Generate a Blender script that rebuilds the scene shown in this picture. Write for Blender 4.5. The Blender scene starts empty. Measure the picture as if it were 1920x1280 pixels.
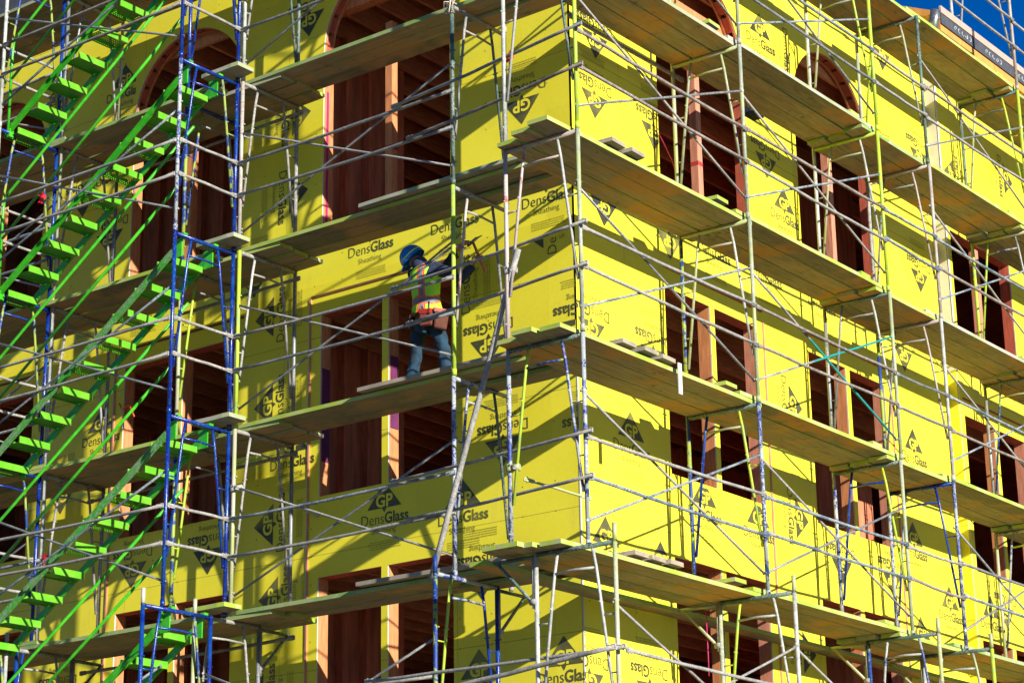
import bpy, bmesh, math, random
from mathutils import Vector, Matrix, noise
from mathutils.geometry import tessellate_polygon
random.seed(7)
C = bpy.context.scene.collection
sc = bpy.context.scene
R = math.radians

# ------------------------------------------------------------------ camera, sky, sun, exposure
cd = bpy.data.cameras.new("camera"); cam = bpy.data.objects.new("camera", cd); C.objects.link(cam)
cd.sensor_width = 36; cd.sensor_fit = 'HORIZONTAL'; cd.lens = 76.6; cd.clip_end = 4000
X_ = Vector((0.79293, 0.60913, -0.01496)); U_ = Vector((0.19634, -0.23219, 0.95265)); F_ = Vector((-0.57682, 0.75832, 0.30371))
m = Matrix((X_, U_, -F_)).transposed().to_4x4(); m.translation = Vector((12.02, -16.867, 1.6))
cam.matrix_world = m; sc.camera = cam

SUN = Vector((1.0, -0.311, 0.334)).normalized()
el = math.asin(SUN.z); az = math.atan2(SUN.x, SUN.y)
w = bpy.data.worlds.new("World"); sc.world = w; w.use_nodes = True
nt = w.node_tree; bg = nt.nodes["Background"]
sk = nt.nodes.new("ShaderNodeTexSky"); sk.sky_type = 'NISHITA'; sk.sun_disc = False
sk.sun_elevation = el; sk.sun_rotation = az; sk.air_density = 1.0; sk.dust_density = 0.0; sk.ozone_density = 3.5
hs = nt.nodes.new('ShaderNodeHueSaturation'); hs.inputs['Saturation'].default_value = 1.45; hs.inputs['Hue'].default_value = 0.522; hs.inputs['Value'].default_value = 1.12; nt.links.new(sk.outputs[0], hs.inputs['Color']); nt.links.new(hs.outputs[0], bg.inputs[0]); bg.inputs[1].default_value = 0.052
sd = bpy.data.lights.new("sun", 'SUN'); sd.energy = 4.6; sd.angle = R(0.53); sd.color = (1.0, 0.93, 0.82)
so = bpy.data.objects.new("sun", sd); C.objects.link(so)
so.rotation_euler = SUN.to_track_quat('Z', 'Y').to_euler(); so.location = (30, -9, 12)
sc.view_settings.view_transform = 'Standard'; sc.view_settings.look = 'None'
sc.view_settings.gamma = 1; sc.view_settings.exposure = 1.08
sc.cycles.max_bounces = 6

# ------------------------------------------------------------------ materials
def base(name):
    mt = bpy.data.materials.new(name); mt.use_nodes = True
    n = mt.node_tree; return mt, n, n.nodes["Principled BSDF"]
def nz(n, scale, detail=4, rough=0.6, co=None, dist=0.0):
    t = n.nodes.new("ShaderNodeTexNoise"); t.inputs["Scale"].default_value = scale
    t.inputs["Detail"].default_value = detail; t.inputs["Roughness"].default_value = rough
    t.inputs["Distortion"].default_value = dist
    if co is not None: n.links.new(co, t.inputs["Vector"])
    return t.outputs["Fac"]
def pos(n, sc3=(1, 1, 1)):
    g = n.nodes.new("ShaderNodeNewGeometry"); mp = n.nodes.new("ShaderNodeMapping")
    mp.inputs["Scale"].default_value = sc3; n.links.new(g.outputs["Position"], mp.inputs["Vector"])
    return mp.outputs["Vector"]
def obc(n, sc3=(1, 1, 1)):
    g = n.nodes.new("ShaderNodeTexCoord"); mp = n.nodes.new("ShaderNodeMapping")
    oi = n.nodes.new("ShaderNodeObjectInfo"); cb = n.nodes.new("ShaderNodeCombineXYZ")
    mu = n.nodes.new("ShaderNodeMath"); mu.operation = 'MULTIPLY'; mu.inputs[1].default_value = 37.0
    n.links.new(oi.outputs["Random"], mu.inputs[0])
    for i in range(3): n.links.new(mu.outputs[0], cb.inputs[i])
    mp.inputs["Scale"].default_value = sc3; n.links.new(g.outputs["Object"], mp.inputs["Vector"])
    n.links.new(cb.outputs[0], mp.inputs["Location"])
    return mp.outputs["Vector"]
def ramp(n, fac, stops, interp='LINEAR'):
    r = n.nodes.new("ShaderNodeValToRGB"); cr = r.color_ramp; cr.interpolation = interp
    while len(cr.elements) < len(stops): cr.elements.new(0.5)
    for e, (p, c) in zip(cr.elements, stops):
        e.position = p; e.color = (*c, 1) if len(c) == 3 else c
    n.links.new(fac, r.inputs[0]); return r.outputs[0]
def mix(n, fac, a, b, mode='MIX'):
    x = n.nodes.new("ShaderNodeMix"); x.data_type = 'RGBA'; x.blend_type = mode
    for sck, v in ((x.inputs["Factor"], fac), (x.inputs["A"], a), (x.inputs["B"], b)):
        if isinstance(v, (int, float)): sck.default_value = v
        elif isinstance(v, tuple): sck.default_value = (*v, 1)
        else: n.links.new(v, sck)
    return x.outputs["Result"]
def bump(n, p, fac, s=0.3, d=0.01):
    b = n.nodes.new("ShaderNodeBump"); b.inputs["Strength"].default_value = s; b.inputs["Distance"].default_value = d
    n.links.new(fac, b.inputs["Height"]); n.links.new(b.outputs[0], p.inputs["Normal"])
M = {}
def tubepaint(name, cols, s=9, thr=(0.46, 0.56), rough=0.55, metal=0.0, crud=0.5):
    """cols: main paint, second paint / worn, plaster crud"""
    mt, n, p = base(name)
    co = pos(n)
    f1 = nz(n, s, 6, 0.68, co, 0.8); f2 = nz(n, 55, 4, 0.7, co); f3 = nz(n, 3.3, 2, 0.5, co)
    c = ramp(n, f1, [(0, cols[0]), (thr[0], cols[0]), (thr[1], cols[1]), (1, cols[1])])
    k = ramp(n, f2, [(crud - 0.02, (0, 0, 0)), (crud + 0.05, (1, 1, 1))])
    k2 = ramp(n, f3, [(0.4, (0.1, 0.1, 0.1)), (0.62, (1, 1, 1))])
    kk = mix(n, 1.0, k, k2, 'MULTIPLY')
    c2 = mix(n, kk, c, cols[2])
    n.links.new(c2, p.inputs["Base Color"]); p.inputs["Roughness"].default_value = rough; p.inputs["Metallic"].default_value = metal
    bump(n, p, f2, 0.5, 0.004); M[name] = mt
CR = (0.42, 0.41, 0.36)
tubepaint('steel', [(0.132, 0.152, 0.172), (0.218, 0.231, 0.231), (0.343, 0.337, 0.31)], thr=(0.45, 0.6), metal=0.25, rough=0.45)
tubepaint('crusty', [(0.172, 0.172, 0.165), (0.264, 0.257, 0.238), (0.383, 0.37, 0.337)], s=14, thr=(0.42, 0.56), rough=0.8)
tubepaint('brownrail', [(0.145, 0.119, 0.106), (0.238, 0.205, 0.185), (0.317, 0.29, 0.264)], s=12, rough=0.75)
tubepaint('bluerail', [(0.066, 0.112, 0.165), (0.198, 0.238, 0.264), (0.363, 0.37, 0.35)], s=5, rough=0.5)
tubepaint('white', [(0.383, 0.389, 0.363), (0.251, 0.277, 0.251), (0.495, 0.488, 0.462)], s=8, crud=0.55)
tubepaint('greygreen', [(0.218, 0.251, 0.191), (0.297, 0.343, 0.145), (0.383, 0.383, 0.343)], s=4)
tubepaint('lime', [(0.344, 0.476, 0.025), (0.246, 0.369, 0.082), (0.41, 0.426, 0.328)], s=4, crud=0.6, thr=(0.52, 0.6))
tubepaint('palelime', [(0.297, 0.343, 0.112), (0.33, 0.33, 0.238), (0.396, 0.396, 0.33)], s=4)
tubepaint('blue', [(0.0025, 0.0176, 0.1856), (0.0042, 0.0428, 0.2285), (0.2999, 0.3284, 0.357)], s=4, crud=0.62, rough=0.25)
tubepaint('bluewhite', [(0.003, 0.026, 0.185), (0.264, 0.297, 0.304), (0.396, 0.409, 0.396)], s=4.5, thr=(0.48, 0.52), crud=0.50)
tubepaint('bluelime', [(0.003, 0.033, 0.185), (0.238, 0.304, 0.033), (0.33, 0.343, 0.297)], s=4, thr=(0.48, 0.52), crud=0.6)
tubepaint('darkgreen', [(0.033, 0.066, 0.066), (0.066, 0.132, 0.099), (0.231, 0.251, 0.224)], s=6)
tubepaint('rusty', [(0.277, 0.218, 0.191), (0.33, 0.317, 0.277), (0.409, 0.383, 0.356)], s=6)
tubepaint('pink', [(0.396, 0.33, 0.304), (0.33, 0.066, 0.059), (0.449, 0.422, 0.396)], s=7, thr=(0.58, 0.62))
def tealmat():
    mt, n, p = base('tealpart'); co = pos(n); sx = n.nodes.new('ShaderNodeSeparateXYZ'); n.links.new(co, sx.inputs[0])
    q = n.nodes.new('ShaderNodeMath'); q.operation = 'GREATER_THAN'; n.links.new(sx.outputs[1], q.inputs[0]); q.inputs[1].default_value = 2.62
    c = mix(n, q.outputs[0], ramp(n, nz(n, 8, 4, 0.6, co), [(0.4, (0.12, 0.15, 0.17)), (0.6, (0.32, 0.30, 0.28))]), ramp(n, nz(n, 14, 4, 0.6, co), [(0.4, (0.005, 0.22, 0.20)), (0.7, (0.02, 0.30, 0.28))]))
    n.links.new(c, p.inputs['Base Color']); p.inputs['Roughness'].default_value = 0.5; M['tealpart'] = mt
tealmat()
tubepaint('teal', [(0.008, 0.304, 0.272), (0.016, 0.336, 0.32), (0.4, 0.4, 0.368)], s=5, crud=0.72, rough=0.4)
tubepaint('green', [(0.0302, 0.3175, 0.0109), (0.0529, 0.3931, 0.0151), (0.2646, 0.378, 0.2117)], s=5, crud=0.66, rough=0.3)
tubepaint('limegreen', [(0.0907, 0.3553, 0.0151), (0.1285, 0.3931, 0.0227), (0.3024, 0.378, 0.2117)], s=5, crud=0.66, rough=0.35)
tubepaint('greenworn', [(0.0361, 0.2999, 0.0143), (0.1285, 0.257, 0.1075), (0.2999, 0.3427, 0.2856)], s=6, thr=(0.5, 0.56), crud=0.53, rough=0.4)

def sheathing():
    mt, n, p = base('sheathing'); co = pos(n)
    f = nz(n, 1.1, 3, 0.5, co); g = nz(n, 26, 3, 0.7, co)
    c = ramp(n, f, [(0.3, (0.70, 0.63, 0.030)), (0.7, (0.79, 0.715, 0.044))])
    c = mix(n, 0.10, c, ramp(n, g, [(0.35, (0.55, 0.5, 0.02)), (0.65, (0.9, 0.82, 0.06))]))
    sx = n.nodes.new("ShaderNodeSeparateXYZ"); n.links.new(co, sx.inputs[0])
    def m2(op, a, b=None):
        q = n.nodes.new("ShaderNodeMath"); q.operation = op
        for i, v in enumerate((a, b)):
            if v is None: continue
            if isinstance(v, (int, float)): q.inputs[i].default_value = v
            else: n.links.new(v, q.inputs[i])
        return q.outputs[0]
    u = m2('ADD', sx.outputs[0], sx.outputs[1])
    def seam(v, per, off, wd):
        q = m2('ABSOLUTE', m2('SUBTRACT', m2('MULTIPLY', m2('FRACT', m2('DIVIDE', m2('ADD', v, off + 100 * per), per)), per), per / 2))
        return m2('LESS_THAN', q, wd)
    cell = n.nodes.new("ShaderNodeCombineXYZ"); n.links.new(m2('FLOOR', m2('DIVIDE', m2('ADD', u, 0.33), 2.44)), cell.inputs[0]); n.links.new(m2('FLOOR', m2('DIVIDE', m2('ADD', sx.outputs[2], 0.20), 1.22)), cell.inputs[1])
    wn = n.nodes.new("ShaderNodeTexWhiteNoise"); n.links.new(cell.outputs[0], wn.inputs[0])
    c = mix(n, 1.0, c, ramp(n, wn.outputs[0], [(0, (0.90, 0.89, 0.80)), (1, (1.0, 1.0, 1.0))]), 'MULTIPLY')
    du = nz(n, 1.6, 6, 0.72, pos(n, (1, 1, 0.35)), 0.4)
    c = mix(n, ramp(n, du, [(0.56, (0, 0, 0)), (0.80, (0.55, 0.55, 0.55))]), c, (0.52, 0.45, 0.09))
    s = m2('MAXIMUM', seam(sx.outputs[2], 1.22, 0.20, 0.004), m2('MULTIPLY', seam(u, 2.44, 0.33, 0.004), 0.7))
    c = mix(n, m2('MULTIPLY', s, 0.7), c, (0.25, 0.22, 0.02))
    # screw heads
    d1 = seam(u, 0.406, 0.1, 0.0075); d2 = seam(sx.outputs[2], 0.305, 0.05, 0.0075)
    vn = m2('GREATER_THAN', nz(n, 2.3, 0, 0, co), 0.5)
    c = mix(n, m2('MULTIPLY', m2('MULTIPLY', m2('MULTIPLY', d1, d2), vn), 0.85), c, (0.10, 0.09, 0.03))
    n.links.new(c, p.inputs["Base Color"]); p.inputs["Roughness"].default_value = 0.5
    try: p.inputs["Specular IOR Level"].default_value = 0.35
    except Exception: pass
    bump(n, p, g, 0.12, 0.004); M['sheathing'] = mt
sheathing()
def plain(name, col, rough=0.7, var=0.2, s=12, stretch=(1, 1, 1), metal=0, useobj=False, bmp=0.2, spec=None):
    mt, n, p = base(name); co = obc(n, stretch) if useobj else pos(n, stretch)
    f = nz(n, s, 4, 0.65, co)
    a = tuple(max(0, v * (1 - var)) for v in col); b = tuple(min(1, v * (1 + var)) for v in col)
    n.links.new(ramp(n, f, [(0.3, a), (0.7, b)]), p.inputs["Base Color"])
    p.inputs["Roughness"].default_value = rough; p.inputs["Metallic"].default_value = metal
    if spec is not None: p.inputs["Specular IOR Level"].default_value = spec
    if bmp: bump(n, p, f, bmp, 0.004)
    M[name] = mt
plain('gypsum', (0.55, 0.53, 0.47), 0.8, 0.06)
mt, n, p = base('ink'); oi = n.nodes.new('ShaderNodeObjectInfo')
c = ramp(n, oi.outputs['Random'], [(0, (0.035, 0.038, 0.022)), (1, (0.085, 0.083, 0.03))]); f = nz(n, 30, 4, 0.7, pos(n)); g_ = nz(n, 2.0, 2, 0.5, pos(n))
c = mix(n, ramp(n, f, [(0.55, (0, 0, 0)), (0.8, (0.45, 0.45, 0.45))]), c, (0.30, 0.27, 0.04)); c = mix(n, ramp(n, g_, [(0.5, (0, 0, 0)), (0.75, (0.35, 0.35, 0.35))]), c, (0.5, 0.45, 0.06))
n.links.new(c, p.inputs['Base Color']); p.inputs['Roughness'].default_value = 0.5; M['ink'] = mt
plain('finetext', (0.42, 0.39, 0.03), 0.6, 0.2, 90)
plain('woodorange', (0.52, 0.20, 0.075), 0.7, 0.28, 6, (6, 6, 0.7))
plain('woodred', (0.42, 0.085, 0.045), 0.7, 0.35, 6, (6, 6, 0.7))
plain('redmark', (0.38, 0.03, 0.03), 0.8, 0.4, 20)
plain('trimdark', (0.16, 0.06, 0.03), 0.8, 0.2)
plain('woodpink', (0.50, 0.20, 0.12), 0.7, 0.3, 6, (6, 6, 0.7))
plain('joistwood', (0.58, 0.25, 0.11), 0.8, 0.3, 6, (5, 0.6, 5))
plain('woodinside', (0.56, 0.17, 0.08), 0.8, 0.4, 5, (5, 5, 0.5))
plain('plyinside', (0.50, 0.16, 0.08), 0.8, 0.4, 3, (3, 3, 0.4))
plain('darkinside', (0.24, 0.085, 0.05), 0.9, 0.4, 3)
plain('magenta', (0.45, 0.01, 0.12), 0.6, 0.2)
plain('purplepaint', (0.10, 0.012, 0.07), 0.7, 0.3)
plain('redcloth', (0.65, 0.01, 0.02), 0.6, 0.25, 30)
plain('soffit', (0.55, 0.25, 0.05), 0.7, 0.25, 4, (1, 5, 1))
plain('pinkboard', (0.42, 0.30, 0.24), 0.7, 0.08)
plain('blackfelt', (0.05, 0.055, 0.07), 0.7, 0.3)
plain('whitemark', (0.42, 0.46, 0.50), 0.7, 0.3)
plain('metalsheet', (0.30, 0.32, 0.30), 0.3, 0.5, 14, metal=0.8)
plain('dust', (0.12, 0.11, 0.095), 0.95, 0.25, 0.6)
plain('rope', (0.5, 0.45, 0.36), 0.9, 0.2)
plain('black', (0.02, 0.02, 0.022), 0.5, 0.2)
plain('skin', (0.36, 0.17, 0.10), 0.55, 0.1)
plain('navy', (0.012, 0.022, 0.055), 0.9, 0.4, 9)
plain('jeans', (0.006, 0.032, 0.062), 0.9, 0.7, 8)
plain('leather', (0.17, 0.042, 0.02), 0.85, 0.35, 14)
plain('leatherdark', (0.085, 0.026, 0.013), 0.9, 0.4, 14)
plain('leatherred', (0.34, 0.025, 0.018), 0.5, 0.3, 14)
plain('bluehat', (0.004, 0.18, 0.55), 0.12, 0.03)
plain('hivis', (0.34, 0.74, 0.02), 0.7, 0.12, 8)
plain('hiorange', (0.85, 0.10, 0.02), 0.6, 0.1)
plain('reflect', (0.16, 0.16, 0.18), 0.4, 0.2)
plain('yellowtape', (0.62, 0.66, 0.03), 0.5, 0.1)
plain('bootbrown', (0.10, 0.06, 0.035), 0.8, 0.2)
plain('hammerwood', (0.42, 0.16, 0.06), 0.6, 0.1)

def plankmat(name, a, b, c, stretch):
    mt, n, p = base(name); co = obc(n, stretch); co2 = pos(n)
    f = nz(n, 5, 5, 0.7, co, 0.6); g = nz(n, 1.3, 3, 0.6, co2); h = nz(n, 7, 4, 0.7, co2)
    oi = n.nodes.new('ShaderNodeObjectInfo'); col = ramp(n, f, [(0.3, a), (0.7, b)])
    col = mix(n, 1.0, col, ramp(n, oi.outputs['Random'], [(0, (0.62, 0.64, 0.66)), (0.5, (1.0, 0.97, 0.9)), (1, (1.25, 1.12, 0.95))]), 'MULTIPLY')
    col = mix(n, ramp(n, g, [(0.50, (0, 0, 0)), (0.62, (0.8, 0.8, 0.8))]), col, c)
    col = mix(n, ramp(n, h, [(0.60, (0, 0, 0)), (0.72, (0.7, 0.7, 0.7))]), col, tuple(v * 0.3 for v in a))
    n.links.new(col, p.inputs["Base Color"]); p.inputs["Roughness"].default_value = 0.85
    bump(n, p, f, 0.5, 0.004); M[name] = mt
plankmat('plankR', (0.15, 0.13, 0.09), (0.33, 0.285, 0.20), (0.46, 0.22, 0.05), (5, 0.5, 5))
plankmat('plankL', (0.17, 0.145, 0.105), (0.32, 0.275, 0.20), (0.42, 0.25, 0.12), (0.5, 5, 5))
plankmat('plankgrey', (0.18, 0.165, 0.14), (0.32, 0.295, 0.25), (0.33, 0.3, 0.2), (1, 1, 1))
def edge(name, a, b, c=(0.36, 0.34, 0.28), th=0.55):
    mt, n, p = base(name); co = pos(n); f = nz(n, 2.2, 3, 0.6, co); g = nz(n, 12, 4, 0.7, co)
    col = ramp(n, f, [(0.4, a), (th, b)])
    col = mix(n, ramp(n, g, [(0.56, (0, 0, 0)), (0.64, (0.8, 0.8, 0.8))]), col, c)
    n.links.new(col, p.inputs["Base Color"]); p.inputs["Roughness"].default_value = 0.7; bump(n, p, g, 0.3, 0.003); M[name] = mt
edge('edgelime', (0.28, 0.40, 0.03), (0.36, 0.44, 0.10))
edge('edgegreen', (0.17, 0.30, 0.07), (0.27, 0.34, 0.13))
edge('edgegrey', (0.36, 0.35, 0.29), (0.28, 0.32, 0.17))

def perforated():
    mt, n, p = base('perforated'); co = obc(n)
    tc = n.nodes.new("ShaderNodeTexCoord")
    v = n.nodes.new("ShaderNodeTexVoronoi"); v.inputs["Randomness"].default_value = 0.0; v.inputs["Scale"].default_value = 31
    n.links.new(tc.outputs["Object"], v.inputs["Vector"])
    r = ramp(n, v.outputs["Distance"], [(0.0, (0, 0, 0)), (0.25, (0, 0, 0)), (0.28, (1, 1, 1)), (1, (1, 1, 1))])
    p.inputs["Base Color"].default_value = (0.02, 0.22, 0.01, 1); p.inputs["Roughness"].default_value = 0.4
    n.links.new(r, p.inputs["Alpha"]); M['perforated'] = mt
perforated()

# ------------------------------------------------------------------ mesh helpers
def link(o, parent=None):
    C.objects.link(o)
    if parent: o.parent = parent
    return o
def obj(name, bm, mats, parent=None, smooth=False, bevel=0):
    me = bpy.data.meshes.new(name)
    if smooth:
        for f in bm.faces: f.smooth = True
    bm.to_mesh(me); bm.free()
    for mm in (mats if isinstance(mats, (list, tuple)) else [mats]): me.materials.append(M[mm])
    o = bpy.data.objects.new(name, me); link(o, parent)
    if bevel:
        b = o.modifiers.new("b", 'BEVEL'); b.width = bevel; b.segments = 2; b.limit_method = 'ANGLE'
    return o
LABELS = {}
def tag(o, label, cat, group=None):
    nw = len(label.split())
    if not 4 <= nw <= 16: print("LABEL LEN", nw, label)
    LABELS.setdefault(label, []).append(o.name)
    o["label"] = label; o["category"] = cat
    if group: o["group"] = group
    return o
def empty(name, loc, rz=0.0):
    o = bpy.data.objects.new(name, None); link(o); o.location = loc; o.rotation_euler = (0, 0, rz); o.empty_display_size = 0.1
    return o
def box(bm, x0, x1, y0, y1, z0, z1, mi=0):
    v = [bm.verts.new((x, y, z)) for z in (z0, z1) for (x, y) in ((x0, y0), (x1, y0), (x1, y1), (x0, y1))]
    fs = []
    for q in ((3, 2, 1, 0), (4, 5, 6, 7), (0, 1, 5, 4), (1, 2, 6, 5), (2, 3, 7, 6), (3, 0, 4, 7)):
        f = bm.faces.new([v[i] for i in q]); f.material_index = mi; fs.append(f)
    return fs
def tube(bm, pts, r, seg=8, mi=0, cap=True, r2=None):
    pts = [Vector(p) for p in pts]; rings = []
    n = len(pts)
    d0 = (pts[1] - pts[0]).normalized()
    up = Vector((0, 0, 1)) if abs(d0.z) < 0.9 else Vector((1, 0, 0))
    a = d0.cross(up).normalized()
    for i, p in enumerate(pts):
        d = (pts[min(i + 1, n - 1)] - pts[max(i - 1, 0)]).normalized()
        a = (a - d * a.dot(d)).normalized(); b = d.cross(a)
        rr = r if r2 is None else r + (r2 - r) * i / (n - 1)
        rings.append([bm.verts.new(p + (a * math.cos(t) + b * math.sin(t)) * rr) for t in [2 * math.pi * k / seg for k in range(seg)]])
    for i in range(n - 1):
        for k in range(seg):
            f = bm.faces.new((rings[i][k], rings[i][(k + 1) % seg], rings[i + 1][(k + 1) % seg], rings[i + 1][k])); f.smooth = True; f.material_index = mi
    if cap:
        for rg, rev in ((rings[0], True), (rings[-1], False)):
            f = bm.faces.new(list(reversed(rg)) if rev else rg); f.material_index = mi
def bar(bm, p, q, w_, h, mi=0, up=Vector((0, 0, 1))):
    """rectangular bar from p to q, width w_ sideways, height h along 'up'"""
    p, q = Vector(p), Vector(q); d = (q - p).normalized(); s = d.cross(up).normalized(); u = s.cross(d)
    vs = []
    for e in (p, q):
        for a, b in ((-1, -1), (1, -1), (1, 1), (-1, 1)): vs.append(bm.verts.new(e + s * a * w_ / 2 + u * b * h / 2))
    for f in ((3, 2, 1, 0), (4, 5, 6, 7), (0, 1, 5, 4), (1, 2, 6, 5), (2, 3, 7, 6), (3, 0, 4, 7)):
        x = bm.faces.new([vs[i] for i in f]); x.material_index = mi
    bmesh.ops.recalc_face_normals(bm, faces=bm.faces[:])
BM = bmesh.new

# ------------------------------------------------------------------ ground
bm = BM(); s = 900
vs = [bm.verts.new((x, y, 0)) for x, y in ((-s, -s), (s, -s), (s, s), (-s, s))]; bm.faces.new(vs)
g = obj('ground', bm, 'dust'); g['kind'] = 'structure'

# ------------------------------------------------------------------ building
FH = 2.95
bld = empty('building_under_construction', (0, 0, 0))
tag(bld, "unfinished building clad in bright yellow sheathing boards behind the scaffolding", "building")
# openings: (u0,u1,z0,z1) rect or arch ; u is x on the left wall, y on the right wall
def arch_loop(u0, u1, z0, zs, n=28):
    c = (u0 + u1) / 2; r = (u1 - u0) / 2
    return [(u0, z0), (u1, z0)] + [(c + r * math.cos(t), zs + r * math.sin(t)) for t in [math.pi * k / n for k in range(n + 1)]]
rowsB = [(7.15, 9.21), (4.20, 6.27), (1.25, 3.32)]
LW = [(-3.45, -1.60), (-6.58, -4.73), (-10.05, -8.20)]
RW = [(1.64, 3.50), (4.67, 6.53)]
RW3 = [(8.44, 10.26), (11.7, 13.5)]
RW3S = RW3[:1]
def openings(wins, split=True):
    out = []
    for (a, b) in wins:
        out.append(('arch', a, b, 10.10, 12.40) if not (wins is RW3S) else ('rect', a, b, 10.10, 11.78))
        mid = a + (b - a) * 0.5
        for z0, z1 in rowsB:
            out.append(('rect', a, mid - 0.035, z0, z1)); out.append(('rect', mid + 0.055, b, z0, z1))
    return out
def P3(side, u, d, z, off=0.0):
    """u along wall, d outwards, z up"""
    if side == 'L': return (u, -(d + off), z)
    return (d + off, u, z)
def wall_part(side, u0, u1, z0, z1, ops, off=0.0, th=0.016):
    loops = [[(u0, z0), (u1, z0), (u1, z1), (u0, z1)]]
    for o in ops:
        loops.append(arch_loop(o[1], o[2], o[3], o[4]) if o[0] == 'arch' else [(o[1], o[3]), (o[2], o[3]), (o[2], o[4]), (o[1], o[4])])
    flat = [p for l in loops for p in l]
    tris = tessellate_polygon([[Vector((a, b, 0)) for a, b in l] for l in loops])
    bm = BM()
    F = [bm.verts.new(P3(side, a, 0, b, off)) for a, b in flat]
    Bk = [bm.verts.new(P3(side, a, -th, b, off)) for a, b in flat]
    for t in tris:
        try:
            f = bm.faces.new([F[i] for i in t]); f.material_index = 0
            f2 = bm.faces.new([Bk[i] for i in reversed(t)]); f2.material_index = 1
        except ValueError: pass
    k = 0
    for l in loops:
        n_ = len(l)
        for i in range(n_):
            j = (i + 1) % n_
            f = bm.faces.new((F[k + i], F[k + j], Bk[k + j], Bk[k + i])); f.material_index = 1
        k += n_
    want = Vector(P3(side, 0, 1, 0)) 
    bmesh.ops.recalc_face_normals(bm, faces=bm.faces[:])
    return obj('sheathing_wall', bm, ['sheathing', 'gypsum'], bld)
opsL = openings(LW); opsR = openings(RW); opsR3 = openings(RW3S)
wall_part('L', -12.0, 0.0, 0.0, 14.62, opsL)
# the right wall starts behind the left board's thickness
wall_part('R', 0.0, 8.33, 0.0, 14.62, opsR)
wall_part('R', 8.33, 14.5, 0.0, 14.62, opsR3, off=0.15)
# return of the projecting bay and its white corner bead
bm = BM(); box(bm, 0.0, 0.134, 8.314, 8.33, 0, 9.8); obj('bay_return', bm, 'sheathing', bld)
bm = BM(); box(bm, 0.0, 0.134, 8.314, 8.33, 9.8, 14.62); obj('bay_return', bm, 'gypsum', bld)
bm = BM(); box(bm, 0.150, 0.156, 8.312, 8.352, 10.0, 14.6); obj('corner_bead', bm, 'gypsum', bld)
bm = BM(); box(bm, 0.0005, 0.0035, 0.0, 0.012, 0, 7.9); box(bm, -0.010, 0.0005, -0.0035, -0.0005, 0, 7.9); obj('corner_bead', bm, 'gypsum', bld)

def ubox(bm, side, u0, u1, d0, d1, z0, z1, mi=0, off=0.0):
    a = P3(side, u0, d0, z0, off); b = P3(side, u1, d1, z1, off)
    return box(bm, min(a[0], b[0]), max(a[0], b[0]), min(a[1], b[1]), max(a[1], b[1]), z0, z1, mi)
def window(side, a, b, z0, z1, off=0.0, wood='woodorange', arch=False, zs=None):
    top = z1 if not arch else zs
    bm = BM(); e = 0.045
    fr = BM(); ubox(fr, side, a - e, a + 0.002, -0.165, -0.018, z0 - 0.04, top, 0, off)
    root = obj('window_frame', fr, wood, bld)
    # second, set-back trimmer studs give the stepped reveal
    bm = BM(); ubox(bm, side, b - 0.002, b + e, -0.165, -0.018, z0 - 0.04, top, 0, off); obj('jamb', bm, wood, root)
    bm = BM(); ubox(bm, side, a + 0.002, b - 0.002, -0.160, -0.020, z0 - 0.045, z0 - 0.002, 0, off); obj('sill', bm, wood, root)
    if not arch:
        bm = BM(); ubox(bm, side, a + 0.002, b - 0.002, -0.160, -0.020, z1 - 0.002, z1 + 0.09, 0, off); obj('header', bm, 'woodred', root)
    return root
def arch_ring(side, a, b, zs, off=0.0):
    c = (a + b) / 2; r = (b - a) / 2; n = 30
    bm = BM()
    for (d0, d1, ro) in ((-0.018, -0.042, 0.0), (-0.135, -0.16, 0.0)):
        rin = r + ro - 0.006; rout = r + 0.09
        prev = None
        for k in range(n + 1):
            t = math.pi * k / n
            q = [bm.verts.new(P3(side, c + rr * math.cos(t), d, zs + rr * math.sin(t), off)) for rr, d in ((rin, d0), (rout, d0), (rout, d1), (rin, d1))]
            if prev:
                for i in range(4):
                    bm.faces.new((prev[i], prev[(i + 1) % 4], q[(i + 1) % 4], q[i]))
            prev = q
    bmesh.ops.recalc_face_normals(bm, faces=bm.faces[:])
    ring = obj('arch_frame', bm, 'woodorange', bld)
    for k in range(13):
        t = math.pi * (k + 0.5) / 13
        ct = Vector((math.cos(t), math.sin(t))); tt = Vector((-ct.y, ct.x))
        bm = BM(); vs = []
        for d in (-0.043, -0.134):
            for rr, s_ in ((r + 0.006, -1), (r + 0.006, 1), (r + 0.05, 1), (r + 0.05, -1)):
                q = ct * rr + tt * s_ * (0.088 if k % 2 else 0.095)
                vs.append(bm.verts.new(P3(side, c + q.x, d, zs + q.y, off)))
        for f in ((3, 2, 1, 0), (4, 5, 6, 7), (0, 1, 5, 4), (1, 2, 6, 5), (2, 3, 7, 6), (3, 0, 4, 7)):
            bm.faces.new([vs[i] for i in f])
        bmesh.ops.recalc_face_normals(bm, faces=bm.faces[:])
        obj('blocking', bm, 'woodred', ring)
    return ring
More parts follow.
